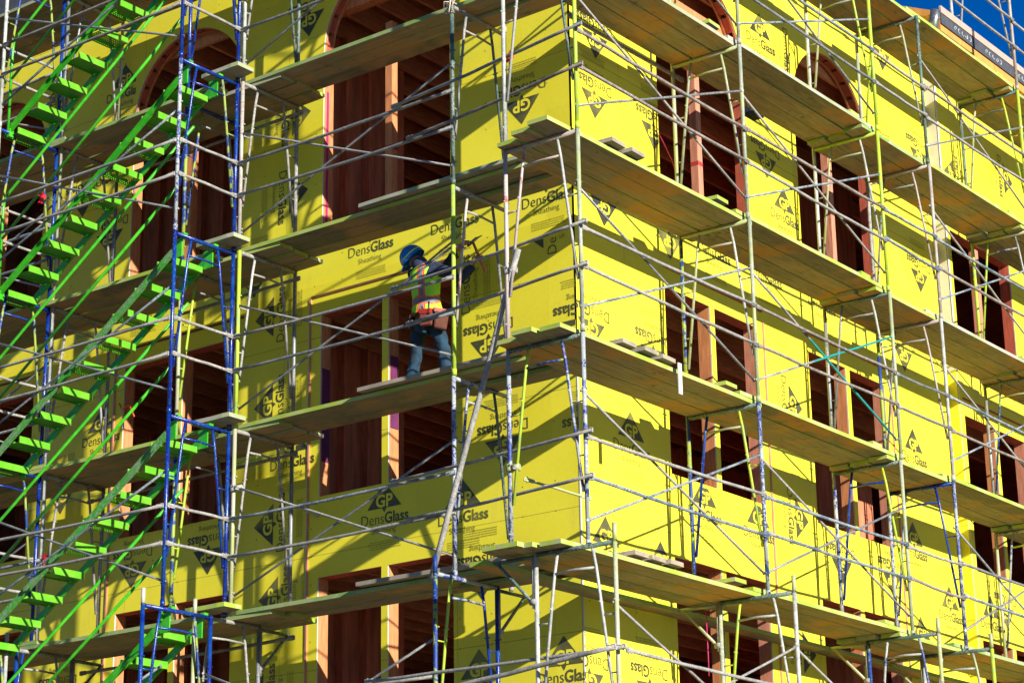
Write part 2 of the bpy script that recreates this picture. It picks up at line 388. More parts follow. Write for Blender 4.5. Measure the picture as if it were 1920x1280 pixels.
for side, wins, off in (('L', LW, 0.0), ('R', RW, 0.0), ('R', RW3[:1], 0.15)):
    for wi, (a, b) in enumerate(wins):
        if off:
            ring = window(side, a, b, 10.10, 11.78, off, 'woodred')
        else:
            window(side, a, b, 10.10, 0, off, 'woodorange' if side == 'L' else 'woodred', True, 12.40)
            ring = arch_ring(side, a, b, 12.40, off)
        # beam across the opening at the springing, set behind the arch
        if wi == 0 and off == 0.0:
            bm = BM(); ubox(bm, side, a - 0.1, b + 0.1, -0.30, -0.170, 12.42 if side == 'R' else 12.92, 12.93 if side == 'R' else 13.12, 0, off); obj('beam', bm, 'woodorange', ring)
        mid = (a + b) / 2
        bm = BM(); ubox(bm, side, mid - 0.05, mid + 0.045, -0.155, -0.06, 10.10, 12.5 if not off else 11.77, 0, off)
        obj('stud', bm, 'woodorange' if side == 'L' else 'woodpink', ring)
        if off == 0.0 and wi == 0:
            bm = BM(); z_ = 10.9 if side == 'R' else 10.95
            ubox(bm, side, mid - 0.052, mid + 0.047, -0.157, -0.058, z_, z_ + 0.05, 0, off); obj('paint_mark', bm, 'redmark', ring)
        for z0, z1 in rowsB[:2]:
            window(side, a, mid - 0.035, z0, z1, off, 'woodorange')
            window(side, mid + 0.055, b, z0, z1, off, 'woodpink' if side == 'R' else 'woodorange')
        # thin reddish strip framing the window bay
        e = 0.14
        bm = BM(); ubox(bm, side, a - e - 0.022, a - e, 0.001, 0.014, 4.0, 9.42, 0, off) if side == 'L' else ubox(bm, side, b + e, b + e + 0.03, 0.001, 0.012, 4.0, 9.30, 0, off)
        obj('trim_strip', bm, 'woodpink', bld)
        bm = BM(); ubox(bm, side, a - (e if side == 'L' else 0.02), b + (0.1 if side == 'L' else e), 0.001, 0.012, 9.42, 9.445, 0, off); obj('trim_strip', bm, 'trimdark' if side == 'L' else 'woodred', bld)
        if side == 'L':
            bm = BM(); ubox(bm, side, a - e - 0.036, a - e - 0.023, 0.001, 0.008, 4.0, 9.42, 0, off); obj('trim_strip', bm, 'gypsum', bld)
# magenta chalk and purple paint on two jambs
bm = BM(); box(bm, -3.4475, -3.444, 0.05, 0.085, 10.1, 11.9); obj('paint_mark', bm, 'magenta', bld)
bm = BM(); box(bm, -3.4475, -3.443, 0.03, 0.155, 7.55, 8.6); obj('paint_mark', bm, 'purplepaint', bld)
bm = BM(); box(bm, -2.4665, -2.461, 0.03, 0.155, 7.75, 8.55); obj('paint_mark', bm, 'purplepaint', bld)
# white board leaning inside the corner window
bm = BM(); box(bm, -0.8, -0.78, 2.75, 3.4, 7.18, 7.5); o = obj('window_ledge_board', bm, 'gypsum', bld)

# interior: floors with joists, partitions
jb = BM(); box(jb, -0.0225, 0.0225, 0.24, 11.4, -0.24, 0)
jme = None
for k in range(4):
    zf = 3.67 + FH * k if k < 3 else 13.42   # top of joists
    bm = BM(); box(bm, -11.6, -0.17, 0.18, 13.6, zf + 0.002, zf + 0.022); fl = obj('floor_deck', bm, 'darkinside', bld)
    # rim board
    bm = BM(); box(bm, -11.6, -0.20, 0.195, 0.235, zf - 0.24, zf); obj('rim_board', bm, 'joistwood', fl)
    bm = BM(); box(bm, -0.235, -0.195, 0.24, 13.6, zf - 0.24, zf); obj('rim_board', bm, 'joistwood', fl)
    for j in range(24):
        x = -0.5 - 0.46 * j
        if jme is None:
            o = obj('joist', jb, 'joistwood', fl); jme = o.data
        else:
            o = bpy.data.objects.new('joist', jme); link(o, fl)
        o.location = (x, 0, zf)
    # partition studs: parallel to the left wall and across
    zt = zf + 2.95 - 0.25 if k < 2 else (13.17 if k == 2 else 14.3)
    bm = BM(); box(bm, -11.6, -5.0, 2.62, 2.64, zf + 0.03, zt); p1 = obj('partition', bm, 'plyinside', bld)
    for x in [-11.3 + 0.41 * i for i in range(16)]:
        bm = BM(); box(bm, x, x + 0.045, 2.52, 2.62, zf + 0.03, zt); obj('stud', bm, 'woodinside', p1)
    bm = BM(); box(bm, -4.22, -4.20, 0.26, 2.3, zf + 0.03, zt); p2 = obj('partition', bm, 'plyinside', bld)
    for y in [0.3 + 0.41 * i for i in range(5)]:
        bm = BM(); box(bm, -4.20, -4.10, y, y + 0.045, zf + 0.03, zt); obj('stud', bm, 'woodinside', p2)
    bm = BM(); box(bm, -3.9, -3.88, 4.6, 13.6, zf + 0.03, zt); p3 = obj('partition', bm, 'plyinside', bld)
    for y in [4.7 + 0.61 * i for i in range(14)]:
        bm = BM(); box(bm, -3.88, -3.79, y, y + 0.045, zf + 0.03, zt); obj('stud', bm, 'woodinside', p3)
    bm = BM(); box(bm, -1.9, -1.88, 6.9, 9.6, zf + 0.03, zt); obj('partition', bm, 'plyinside', bld)
bm = BM(); box(bm, -12.0, -7.4, 0.001, 0.10, 14.622, 15.05); obj('parapet', bm, 'blackfelt', bld)
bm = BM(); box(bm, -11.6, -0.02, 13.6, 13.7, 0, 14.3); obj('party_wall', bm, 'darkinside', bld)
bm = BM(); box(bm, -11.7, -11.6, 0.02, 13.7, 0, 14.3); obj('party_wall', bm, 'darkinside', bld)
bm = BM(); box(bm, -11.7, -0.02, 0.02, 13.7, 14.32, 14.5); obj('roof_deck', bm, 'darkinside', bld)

# roof eave over the projecting bay
eb = BM()
def quad(bm, pts, mi=0):
    f = bm.faces.new([bm.verts.new(p) for p in pts]); f.material_index = mi; return f
y0, y1, xo, ze = 7.86, 14.6, 0.52, 14.66
sl = 0.47
def eave_sec(x): return ze + (xo - x) * sl
for (a, b) in ((xo, -1.4),):
    zb0, zb1 = eave_sec(a) - 0.10, eave_sec(b) - 0.10
    zt0, zt1 = eave_sec(a), eave_sec(b)
    quad(eb, [(a, y0, zb0), (a, y1, zb0), (b, y1, zb1), (b, y0, zb1)][::-1])
    quad(eb, [(a, y0, zt0), (a, y1, zt0), (b, y1, zt1), (b, y0, zt1)])
    quad(eb, [(a, y0, zb0), (b, y0, zb1), (b, y0, zt1), (a, y0, zt0)])
    quad(eb, [(a, y1, zb0), (b, y1, zb1), (b, y1, zt1), (a, y1, zt0)][::-1])
    quad(eb, [(a, y0, zb0), (a, y1, zb0), (a, y1, zt0), (a, y0, zt0)])
    quad(eb, [(b, y0, zb1), (b, y1, zb1), (b, y1, zt1), (b, y0, zt1)][::-1])
bmesh.ops.recalc_face_normals(eb, faces=eb.faces[:])
ev = obj('eave', eb, 'soffit', bld)
bm = BM(); box(bm, xo + 0.001, xo + 0.02, y0 + 0.02, y1, ze - 0.175, ze - 0.02); obj('fascia_paper', bm, 'blackfelt', ev)
bm = BM(); box(bm, xo + 0.001, xo + 0.03, y0 + 0.01, y1, ze - 0.018, ze + 0.085); obj('fascia_board', bm, 'pinkboard', ev)
bm = BM(); box(bm, xo - 0.06, xo - 0.001, y0 + 0.02, y1, ze - 0.30, ze - 0.11); obj('fascia_board', bm, 'soffit', ev)
bm = BM()
for k in range(9):
    a = 2 * math.pi * k / 9
tube(bm, [(xo - 0.12, y0 - 0.02, ze - 0.42), (xo - 0.06, y0 - 0.05, ze - 0.15), (xo - 0.02, y0 - 0.05, ze + 0.0)], 0.07, 9); obj('flashing_roll', bm, 'metalsheet', ev)
# white print on the black fascia paper (illegible curls)
for yy in [8.3 + 0.95 * i for i in range(6)]:
    bm = BM()
    for i in range(5):
        c0 = Vector((xo + 0.0225, yy + i * 0.11, ze - 0.10)); rr = 0.03
        pts = [c0 + Vector((0, rr * math.cos(t), rr * 1.1 * math.sin(t))) for t in [0.6 * q + i for q in range(8)]]
        tube(bm, pts, 0.006, 4)
    obj('printed_mark', bm, 'whitemark', ev)

# ------------------------------------------------------------------ printed marks on the boards
def textmesh(body, size, bold=0.0):
    cu = bpy.data.curves.new('t', 'FONT'); cu.body = body; cu.size = size; cu.align_x = 'LEFT'; cu.offset = bold; cu.resolution_u = 3
    ob = bpy.data.objects.new('t', cu); C.objects.link(ob)
    dg = bpy.context.evaluated_depsgraph_get(); me = bpy.data.meshes.new_from_object(ob.evaluated_get(dg))
    vs = [v.co.copy() for v in me.vertices]; fs = [tuple(p.vertices) for p in me.polygons]
    bpy.data.objects.remove(ob); bpy.data.curves.remove(cu); bpy.data.meshes.remove(me)
    return vs, fs
def logo():
    V, F = [], []
    def addm(vs, fs, ox, oy, z, mi, sx=1.0):
        o = len(V)
        V.extend([(v.x * sx + ox, v.y + oy, z) for v in vs]); F.extend([([i + o for i in f], mi) for f in fs])
    d = textmesh("Dens", 0.170, -0.0015); gl = textmesh("Glass", 0.166, 0.0034)
    w1 = max(v.x for v in d[0]); w2 = max(v.x for v in gl[0]); tot = w1 + 0.008 + w2; sx = 0.66 / tot
    addm(d[0], d[1], -0.33, -0.05, 0, 0, sx); addm(gl[0], gl[1], -0.33 + (w1 + 0.008) * sx, -0.05, 0, 0, sx)
    s_ = textmesh("Sheathing", 0.088, -0.001); ws = max(v.x for v in s_[0]); addm(s_[0], s_[1], -ws / 2 - 0.01, -0.150, 0, 0)
    # triangle with a small pointer below
    a = [Vector(p) for p in ((-0.235, 0.115, 0), (-0.03, 0.115, 0), (0, 0.065, 0), (0.03, 0.115, 0), (0.235, 0.115, 0), (0, 0.40, 0))]
    o = len(V); V.extend([(v.x, v.y, 0) for v in a])
    for t in ((0, 1, 5), (1, 2, 3), (1, 3, 5), (3, 4, 5)): F.append(([i + o for i in t], 0))
    gp = textmesh("GP", 0.185, 0.0055); wg = max(v.x for v in gp[0]); addm(gp[0], gp[1], -wg / 2, 0.130, 0.002, 1)
    # two faint rows of small print
    for r_ in range(4):
        z0 = -0.245 - r_ * 0.024
        x = -0.20
        while x < 0.2:
            l = random.uniform(0.015, 0.05); o = len(V)
            V.extend([(x, z0, 0), (x + l, z0, 0), (x + l, z0 + 0.011, 0), (x, z0 + 0.011, 0)]); F.append(([o, o + 1, o + 2, o + 3], 2)); x += l + 0.008
    return V, F
LG = logo()
PR = [('L', -3.69, 13.05, 180), ('L', -6.79, 12.81, 0), ('L', -8.06, 12.91, 0), ('L', -4.04, 11.7, -90), ('L', -4.07, 10.75, -90), ('L', -4.48, 10.03, 180), ('L', -2.73, 9.82, 0), ('L', -4.05, 9.34, 90), ('L', -4.04, 8.31, 90), ('L', -4.00, 6.95, 90), ('L', -3.91, 6.13, 90), ('L', -2.52, 6.77, 0), ('L', -3.85, 7.6, 0), ('L', -6.32, 6.94, 180), ('L', -5.1, 6.93, 180), ('L', -6.95, 8.4, 0), ('L', -6.95, 11.13, 180), ('L', -7.46, 11.74, 180), ('L', -1.28, 4.86, 0), ('L', -0.24, 4.87, 0), ('L', -1.11, 8.57, 180), ('L', -0.94, 7.47, 180), ('L', -0.63, 11.11, 180), ('L', -1.23, 6.15, 180), ('L', -0.33, 9.8, 0), ('L', -0.27, 9.50, 90), ('L', -1.40, 9.1, 90), ('L', 0.05, 8.54, 180), ('L', 0.13, 7.36, 180), ('L', -1.55, 9.81, 0), ('L', -1.47, 6.62, 0), ('L', -7.6, 8.0, 180), ('L', -7.5, 5.6, 180), ('L', -7.3, 9.9, 0), ('L', -6.3, 9.9, 0), ('L', -4.1, 5.1, 90), ('L', -0.9, 13.0, 0),
      ('R', 0.43, 11.14, 180), ('R', 0.47, 11.84, 180), ('R', 1.54, 11.14, 180), ('R', 0.54, 9.97, 180), ('R', 1.77, 9.94, 180), ('R', 2.68, 9.86, 0), ('R', 3.81, 9.88, 0), ('R', 0.26, 8.58, 180), ('R', 1.38, 8.56, 180), ('R', 0.91, 7.26, 0), ('R', 0.41, 6.08, 0), ('R', 1.38, 5.99, 0), ('R', 2.25, 6.81, 0), ('R', 3.34, 6.78, 0), ('R', 0.07, 5.01, 180), ('R', 1.10, 5.03, 180), ('R', 4.30, 10.75, 0), ('R', 3.93, 11.55, 180), ('R', 3.95, 12.9, 0), ('R', 4.05, 8.45, -90), ('R', 4.05, 7.12, -90), ('R', 5.17, 6.91, 180), ('R', 6.39, 6.94, 180), ('R', 7.21, 8.4, 0), ('R', 7.74, 11.14, 180), ('R', 7.12, 9.92, 180), ('R', 7.03, 7.17, 0), ('R', 7.9, 6.5, 0), ('R', 7.06, 6.0, 0), ('R', 8.75, 6.49, 0), ('R', 6.99, 12.6, 180), ('R', 7.98, 12.92, 180), ('R', 7.11, 14.07, 180), ('R', 5.06, 9.86, 0), ('R', 4.55, 13.01, -90), ('R', 10.22, 13.11, -90), ('R', 8.81, 12.63, 90), ('R', 9.9, 9.9, 0), ('R', 9.2, 6.9, 180), ('R', 4.05, 5.6, -90)]
for side, u, z, rot in PR:
    off = 0.15 if side == 'R' and u > 8.33 else 0.0
    bounds = [(-12, 0)] if side == 'L' else ([(8.35, 14)] if off else [(0.0, 8.31)])
    ulo, uhi = bounds[0]; zlo, zhi = 0, 14.6
    hw, hh = (0.34, 0.40)
    if rot in (90, -90): hw, hh = 0.40, 0.34
    wins = LW if side == 'L' else (RW3[:1] if off else RW)
    rects = []
    for (a, b) in wins:
        rects.append((a, b, 10.06, 13.36 if not off else 11.9))
        for z0, z1 in rowsB: rects.append((a - 0.0, b + 0.0, z0 - 0.03, z1 + 0.01))
    for (a, b, c0, c1) in rects:
        du = min(u + hw, b) - max(u - hw, a); dz = min(z + hh, c1) - max(z - hh, c0)
        if du > 0 and dz > 0:
            if du < dz:
                if u > (a + b) / 2: ulo = max(ulo, b + 0.01)
                else: uhi = min(uhi, a - 0.01)
            else:
                if z > (c0 + c1) / 2: zlo = max(zlo, c1 + 0.01)
                else: zhi = min(zhi, c0 - 0.01)
    if (side, u, z) == ('L', -0.27, 9.50): zhi = 9.37      # cut off at a board joint
    a = R(rot); ca, sa = math.cos(a), math.sin(a)
    bm = BM(); dd = 0.0035
    vs = []
    for x, y, lz in LG[0]:
        uu, zz = u + x * ca - y * sa, z + x * sa + y * ca
        vs.append(bm.verts.new((uu, dd + lz, zz)))
    for f, mi in LG[1]:
        try: q = bm.faces.new([vs[i] for i in f]); q.material_index = mi
        except ValueError: pass
    for co, no in (((ulo, 0, 0), (-1, 0, 0)), ((uhi, 0, 0), (1, 0, 0)), ((0, 0, zlo), (0, 0, -1)), ((0, 0, zhi), (0, 0, 1))):
        bmesh.ops.bisect_plane(bm, geom=bm.verts[:] + bm.edges[:] + bm.faces[:], plane_co=co, plane_no=no, clear_outer=True)
    if not bm.faces: bm.free(); continue
    for v in bm.verts: v.co = Vector(P3(side, v.co.x, v.co.y, v.co.z, off))
    obj('printed_logo', bm, ['ink', 'sheathing', 'finetext'], bld)

# ------------------------------------------------------------------ scaffold frames
H = 1.98
ORD = ['first', 'second', 'third', 'fourth', 'fifth', 'sixth', 'seventh']
FM = {}
def frame_meshes(w_):
    if w_ in FM: return FM[w_]
    d = []
    for x in (0, w_):
        bm = BM(); sgn = 1 if x == 0 else -1
        tube(bm, [(x, 0, 0.02), (x, 0, -H + 0.06)], 0.0215, 10)
        tube(bm, [(x, 0, -H + 0.09), (x, 0, -H + 0.025)], 0.0255, 10)
        for zz in (-0.50, -1.72): tube(bm, [(x, -0.045, zz), (x, 0.035, zz)], 0.007, 6)
        d.append(('leg', bm))
    bm = BM(); tube(bm, [(0.02, 0, 0), (w_ - 0.02, 0, 0)], 0.0215, 10); d.append(('transom', bm))
    for x0, sgn in ((0, 1), (w_, -1)):
        bm = BM(); tube(bm, [(x0 + sgn * 0.235, 0, -0.02), (x0 + sgn * 0.20, 0, -0.2), (x0 + sgn * 0.035, 0, -1.45)], 0.0145, 8)
        tube(bm, [(x0 + sgn * 0.017, 0, -0.62), (x0 + sgn * 0.145, 0, -0.62)], 0.008, 6)
        tube(bm, [(x0 + sgn * 0.017, 0, -1.12), (x0 + sgn * 0.08, 0, -1.12)], 0.008, 6)
        tube(bm, [(x0 + sgn * 0.16, -0.03, -0.50), (x0 + sgn * 0.16, 0.03, -0.50)], 0.007, 6)
        d.append(('knee_brace', bm))
    bm = BM(); tube(bm, [(0.205, 0, -0.195), (w_ * 0.5, 0, -0.185), (w_ - 0.205, 0, -0.195)], 0.012, 8); d.append(('cross_bar', bm))
    out = []
    for nm, bm in d:
        me = bpy.data.meshes.new(nm); bmesh.ops.recalc_face_normals(bm, faces=bm.faces[:]); bm.to_mesh(me); bm.free(); me.materials.append(M['steel']); out.append((nm, me))
    FM[w_] = out; return out
def frame(x, y, z, rz, w_, mats, label, group):
    """mats: outer leg, inner leg, transom, outer knee, inner knee, crossbar"""
    r = empty('scaffold', (x, y, z), rz); tag(r, label, 'scaffold frame', group)
    for (nm, me), mt in zip(frame_meshes(w_), mats):
        o = bpy.data.objects.new(nm, me); link(o, r)
        o.material_slots[0].link = 'OBJECT'; o.material_slots[0].material = M[mt]
    return r
RY = [-1.589, 1.437, 4.463, 5.756, 8.66, 11.7]     # right-hand frames, y
RX, RWD = 1.20, 0.849
RZ = {k: 9.605 - k * H for k in range(-3, 4)}
LX = [-0.650, -3.595, -4.47, -6.56, -9.5]
LY, LWD = -1.146, 0.871
LZ = {k: 9.653 - k * H for k in range(-3, 4)}
LIFT = {3: 'below the lowest deck', 2: 'below the lowest deck', 1: 'standing on the lowest deck', 0: 'standing on the second deck', -1: 'standing on the third deck', -2: 'standing on the fourth deck', -3: 'standing on the top deck'}
DECK = {2: 'lowest', 1: 'second', 0: 'third', -1: 'fourth', -2: 'top'}
pal = ['greygreen', 'white', 'steel', 'lime', 'palelime', 'crusty', 'bluewhite', 'darkgreen', 'bluelime']
def rp(a=None): return a or random.choice(pal)
ovR = {(0, 0): ('lime', 'white', 'white', 'darkgreen', 'white', 'white'), (0, 1): ('greygreen', 'pink', 'rusty', 'white', 'pink', 'pink'),
       (0, 2): ('bluewhite', 'bluewhite', 'darkgreen', 'bluewhite', 'lime', 'bluelime'), (0, -1): ('lime', 'white', 'greygreen', 'darkgreen', 'bluewhite', 'greygreen'),
       (1, 0): ('greygreen', 'palelime', 'palelime', 'greygreen', 'greygreen', 'palelime'), (1, 1): ('greygreen', 'bluelime', 'palelime', 'white', 'palelime', 'palelime'),
       (1, 2): ('bluewhite', 'bluelime', 'darkgreen', 'lime', 'blue', 'greygreen'), (1, -1): ('greygreen', 'palelime', 'greygreen', 'greygreen', 'palelime', 'palelime'),
       (2, 1): ('greygreen', 'steel', 'darkgreen', 'white', 'steel', 'crusty'), (2, 0): ('lime', 'white', 'lime', 'white', 'palelime', 'greygreen'), (2, 2): ('greygreen', 'bluewhite', 'darkgreen', 'lime', 'blue', 'blue'),
       (2, -1): ('lime', 'white', 'greygreen', 'lime', 'palelime', 'greygreen'), (3, -1): ('darkgreen', 'greygreen', 'darkgreen', 'greygreen', 'lime', 'greygreen'),
       (3, -2): ('lime', 'lime', 'greygreen', 'lime', 'lime', 'greygreen'), (3, 0): ('rusty', 'crusty', 'rusty', 'rusty', 'crusty', 'crusty'), (3, 1): ('white', 'bluelime', 'rusty', 'rusty', 'steel', 'crusty'),
       (3, 2): ('bluewhite', 'bluewhite', 'blue', 'blue', 'bluewhite', 'blue'), (4, -2): ('rusty', 'white', 'darkgreen', 'crusty', 'crusty', 'crusty'), (4, -1): ('lime', 'darkgreen', 'darkgreen', 'lime', 'greygreen', 'darkgreen')}
for i, y in enumerate(RY):
    for k in range(-3, 2):
        if i < 4 and k == -3: continue
        mt = ovR.get((i, k + 1)) or tuple(rp() for _ in range(6))
        lb = f"scaffold frame just under the {DECK[k]} deck, {ORD[i]} from the corner, right wall" if k > -3 else f"scaffold frame rising above the top deck, {ORD[i]} from the corner, right wall"
        frame(RX + random.uniform(-.01, .01), y + random.uniform(-.012, .012), RZ[k], math.pi, RWD, mt, lb, 'frames of the right-hand scaffold')
# lower tier stands further out and carries the lowest deck
LOWR = {0: ('palelime', 'white', 'darkgreen', 'white', 'white', 'white'), 1: ('white', 'greygreen', 'darkgreen', 'white', 'lime', 'white'), 2: ('palelime', 'bluelime', 'darkgreen', 'bluewhite', 'bluewhite', 'white'), 3: ('lime', 'white', 'darkgreen', 'greygreen', 'white', 'white')}
OUT = 0.36
WORDS = {0: 'first', 1: 'second', 2: 'third', 3: 'fourth', 4: 'fifth', 5: 'sixth'}
def stub(root, x, mat):   # leg pin sticking up above the transom
    bm = BM(); tube(bm, [(x, 0, 0.0), (x, 0, 0.17)], 0.0215, 10); o = obj('leg_stub', bm, mat, root)
for i, y in enumerate(RY[:5]):
    yy = y - 0.11
    r = frame(RX + OUT, yy, RZ[2], math.pi, RWD, LOWR.get(i, tuple(rp() for _ in range(6))), f"lower scaffold frame standing further out under the lowest deck, {ORD[i]} from the corner, right wall", 'lower frames of the right-hand scaffold')
    stub(r, 0, 'palelime')

LOWL = [(-0.60, ('bluelime', 'blue', 'bluewhite', 'lime', 'blue', 'bluewhite')), (-3.74, ('palelime', 'steel', 'crusty', 'crusty', 'crusty', 'crusty')), (-6.62, ('white', 'steel', 'crusty', 'blue', 'crusty', 'crusty'))]
ovL = {(0, -2): ('darkgreen', 'pink', 'crusty', 'crusty', 'crusty', 'crusty'), (0, -1): ('darkgreen', 'steel', 'crusty', 'crusty', 'darkgreen', 'crusty'), (0, 0): ('lime', 'pink', 'crusty', 'pink', 'steel', 'crusty'), (0, 1): ('bluewhite', 'bluewhite', 'bluewhite', 'bluewhite', 'darkgreen', 'bluewhite'),
       (1, -2): ('white', 'darkgreen', 'crusty', 'crusty', 'darkgreen', 'crusty'), (1, -1): ('rusty', 'crusty', 'crusty', 'crusty', 'crusty', 'crusty'), (1, 0): ('lime', 'steel', 'crusty', 'white', 'crusty', 'crusty'), (1, 1): ('palelime', 'steel', 'crusty', 'crusty', 'crusty', 'crusty'),
       (2, -1): ('bluelime', 'steel', 'blue', 'bluelime', 'steel', 'steel'), (2, 0): ('palelime', 'steel', 'steel', 'lime', 'steel', 'steel'), (2, 1): ('bluelime', 'steel', 'steel', 'lime', 'steel', 'steel'),
       (3, -1): ('palelime', 'steel', 'crusty', 'crusty', 'crusty', 'crusty'), (3, 0): ('white', 'steel', 'crusty', 'crusty', 'white', 'crusty'), (3, 1): ('white', 'crusty', 'crusty', 'crusty', 'crusty', 'crusty')}
for i, x in enumerate(LX):
    for k in range(-2, 2):
        mt = ovL.get((i, k)) or tuple(random.choice(['palelime', 'crusty', 'steel', 'white', 'blue']) for _ in range(6))
        frame(x + random.uniform(-.01, .01), LY, LZ[k], math.pi / 2, LWD, mt, f"scaffold frame just under the {DECK[k]} deck, {ORD[i]} from the corner, left wall", 'frames of the left-hand scaffold')
for i, (x, mt) in enumerate(LOWL):
    r = frame(x, LY - 0.36, LZ[2], math.pi / 2, 0.93, mt, f"lower scaffold frame standing further out under the lowest deck, {ORD[i]} from the corner, left wall", 'lower frames of the left-hand scaffold')
    stub(r, 0, mt[0])
# stair tower frames
TX, TY, TW = [-3.66, -6.62], -2.03, 0.86
for i, x in enumerate(TX):
    for k in range(-2, 3):
        yy = TY if k < 2 else -2.29
        mt = ('bluewhite' if k in (-1,) else 'blue', 'blue', 'blue', 'bluelime' if k == -2 else 'blue', 'bluelime' if k in (-1, 2) else 'blue', 'blue')
        if i == 1: mt = ('white', 'blue', 'blue', 'bluelime', 'bluelime', 'blue')
        r = frame(x, yy, LZ[k] - 0.015, math.pi / 2, TW if k < 2 else 0.93, mt, f"blue stair tower frame at the {'right' if i == 0 else 'left'} end of the green stairs, under the {DECK[k]} deck", 'blue frames of the stair tower')
        if k == 2: stub(r, 0, 'white')

# ------------------------------------------------------------------ rails, braces, ledgers
def wob(p, q, n=7, a=0.004, sag=0.0):
    p, q = Vector(p), Vector(q); out = []
    for i in range(n + 1):
        t = i / n; v = p.lerp(q, t)
        if 0 < i < n: v += Vector([random.uniform(-a, a) for _ in range(3)]); v.z -= sag * math.sin(math.pi * t)
        out.append(v)
    return out
def rail(p, q, mat, label, group=None, r=0.017, name='guard_rail', cat='guard rail', ends=True, sag=0.01):
    o_ = Vector(p); bm = BM(); pts = [v - o_ for v in wob(p, q, sag=sag)]
    tube(bm, pts, r, 8)
    if ends:
        for e, s_ in ((pts[0], 1), (pts[-1], -1)):
            d = (pts[-1] - pts[0]).normalized() * s_
            bar(bm, e - d * 0.01, e + d * 0.085, 0.020, r * 2.5)
            tube(bm, [e + Vector((0, 0, -0.03)) + d * 0.02, e + Vector((0, 0, 0.028)) + d * 0.02], 0.008, 6)
    bmesh.ops.recalc_face_normals(bm, faces=bm.faces[:])
    o = obj(name, bm, mat); o.location = o_
    tag(o, label, cat, group); return o
def brace(a, b, c, d, mats, label, group):
    """two tubes a-b and c-d crossing, bolted together"""
    o_ = (Vector(a) + Vector(b)) / 2; r = empty('cross_brace', o_); tag(r, label, 'cross brace', group)
    for (p, q), mt, off in (((a, b), mats[0], 0.0), ((c, d), mats[1], 0.0)):
        bm = BM(); p, q = Vector(p) - o_, Vector(q) - o_
        tube(bm, wob(p, q, 5, 0.003), 0.0125, 8)
        for e in (p, q): tube(bm, [e + Vector((-0.03, 0.03, 0)) * 0.5, e - Vector((-0.03, 0.03, 0)) * 0.5], 0.014, 6)
        bmesh.ops.recalc_face_normals(bm, faces=bm.faces[:]); obj('brace_tube', bm, mt, r)
RM = ['crusty', 'crusty', 'brownrail', 'steel', 'crusty', 'bluerail']
BAYN = ['corner bay', 'second bay', 'short third bay', 'fourth bay', 'fifth bay']
dx = RX + 0.025
for i in range(5):
    a, b = RY[i], RY[i + 1]
    for k in range(-3, 3 + 1):
        if k == -3 and i < 3: continue
        z = RZ[k + 0] if k <= 2 else RZ[3]
        x_ = dx if k < 3 else dx + OUT
        # rails belong to the deck k; they stand above it
        if k > -3 or i >= 3:
            zz = RZ[k] if k > -3 else RZ[-2]
            kk = k if k > -3 else -2
            if k == -3: continue
            nm = DECK.get(kk)
            w_ = f"above the {nm} deck" if nm else "below the lowest deck"
            if k == 2: x_ = dx
            for h, nm2 in ((1.035, 'upper'), (0.645, 'lower')):
                mt = random.choice(RM)
                if i == 0: mt = {(-1): 'bluerail', 0: 'brownrail', 1: 'crusty', 2: 'crusty', 3: 'crusty'}.get(k, mt)
                if (i, k, nm2) == (0, 2, 'lower'): mt = 'bluerail'
                e0 = 0.03 + (0.015 if i % 2 else 0)
                rail((x_, a + e0 - 0.04, zz + h + random.uniform(-.02, .02)), (x_, b - e0 + 0.04, zz + h + random.uniform(-.02, .02)), mt,
                     f"{nm2} guard rail {w_}, {BAYN[i]} on the right side", 'guard rails of the right-hand scaffold')
        if k < 3 and (b - a) > 2:
            zt = RZ[k]; xb = RX - 0.03
            if k == 2: continue
            mats = [random.choice(['bluerail', 'steel', 'crusty']), random.choice(['steel', 'bluerail', 'bluerail'])]
            if i == 1 and k == 0: pass
            if i == 1 and k == 0: mats = ['tealpart', 'tealpart']
            # braces of the lift under deck k
            nm = DECK.get(k) if k > -3 else None
            lab = f"pair of crossed brace tubes under the {DECK[k]} deck, {BAYN[i]} of the right-hand scaffold" if nm else f"pair of crossed brace tubes above the top deck, {BAYN[i]} of the right-hand scaffold"
            if mats[0] == 'tealpart': lab = "partly turquoise pair of crossed brace tubes under the third deck, second bay on the right"
            brace((xb, a, zt - 0.52), (xb, b, zt - 1.72), (xb + 0.03, a, zt - 1.72), (xb + 0.03, b, zt - 0.52), mats, lab, 'crossed braces of the right-hand scaffold')
for i in range(3):   # lower tier braces
    a, b = RY[i] - 0.11, RY[i + 1] - 0.11
    if b - a > 2:
        xb = RX + OUT - 0.03; zt = RZ[2]
        brace((xb, a, zt - 0.52), (xb, b, zt - 1.72), (xb + 0.03, a, zt - 1.72), (xb + 0.03, b, zt - 0.52), ['crusty', 'crusty'], f"pair of crossed brace tubes under the lowest deck, {BAYN[i]} of the right-hand scaffold", 'crossed braces of the right-hand scaffold')
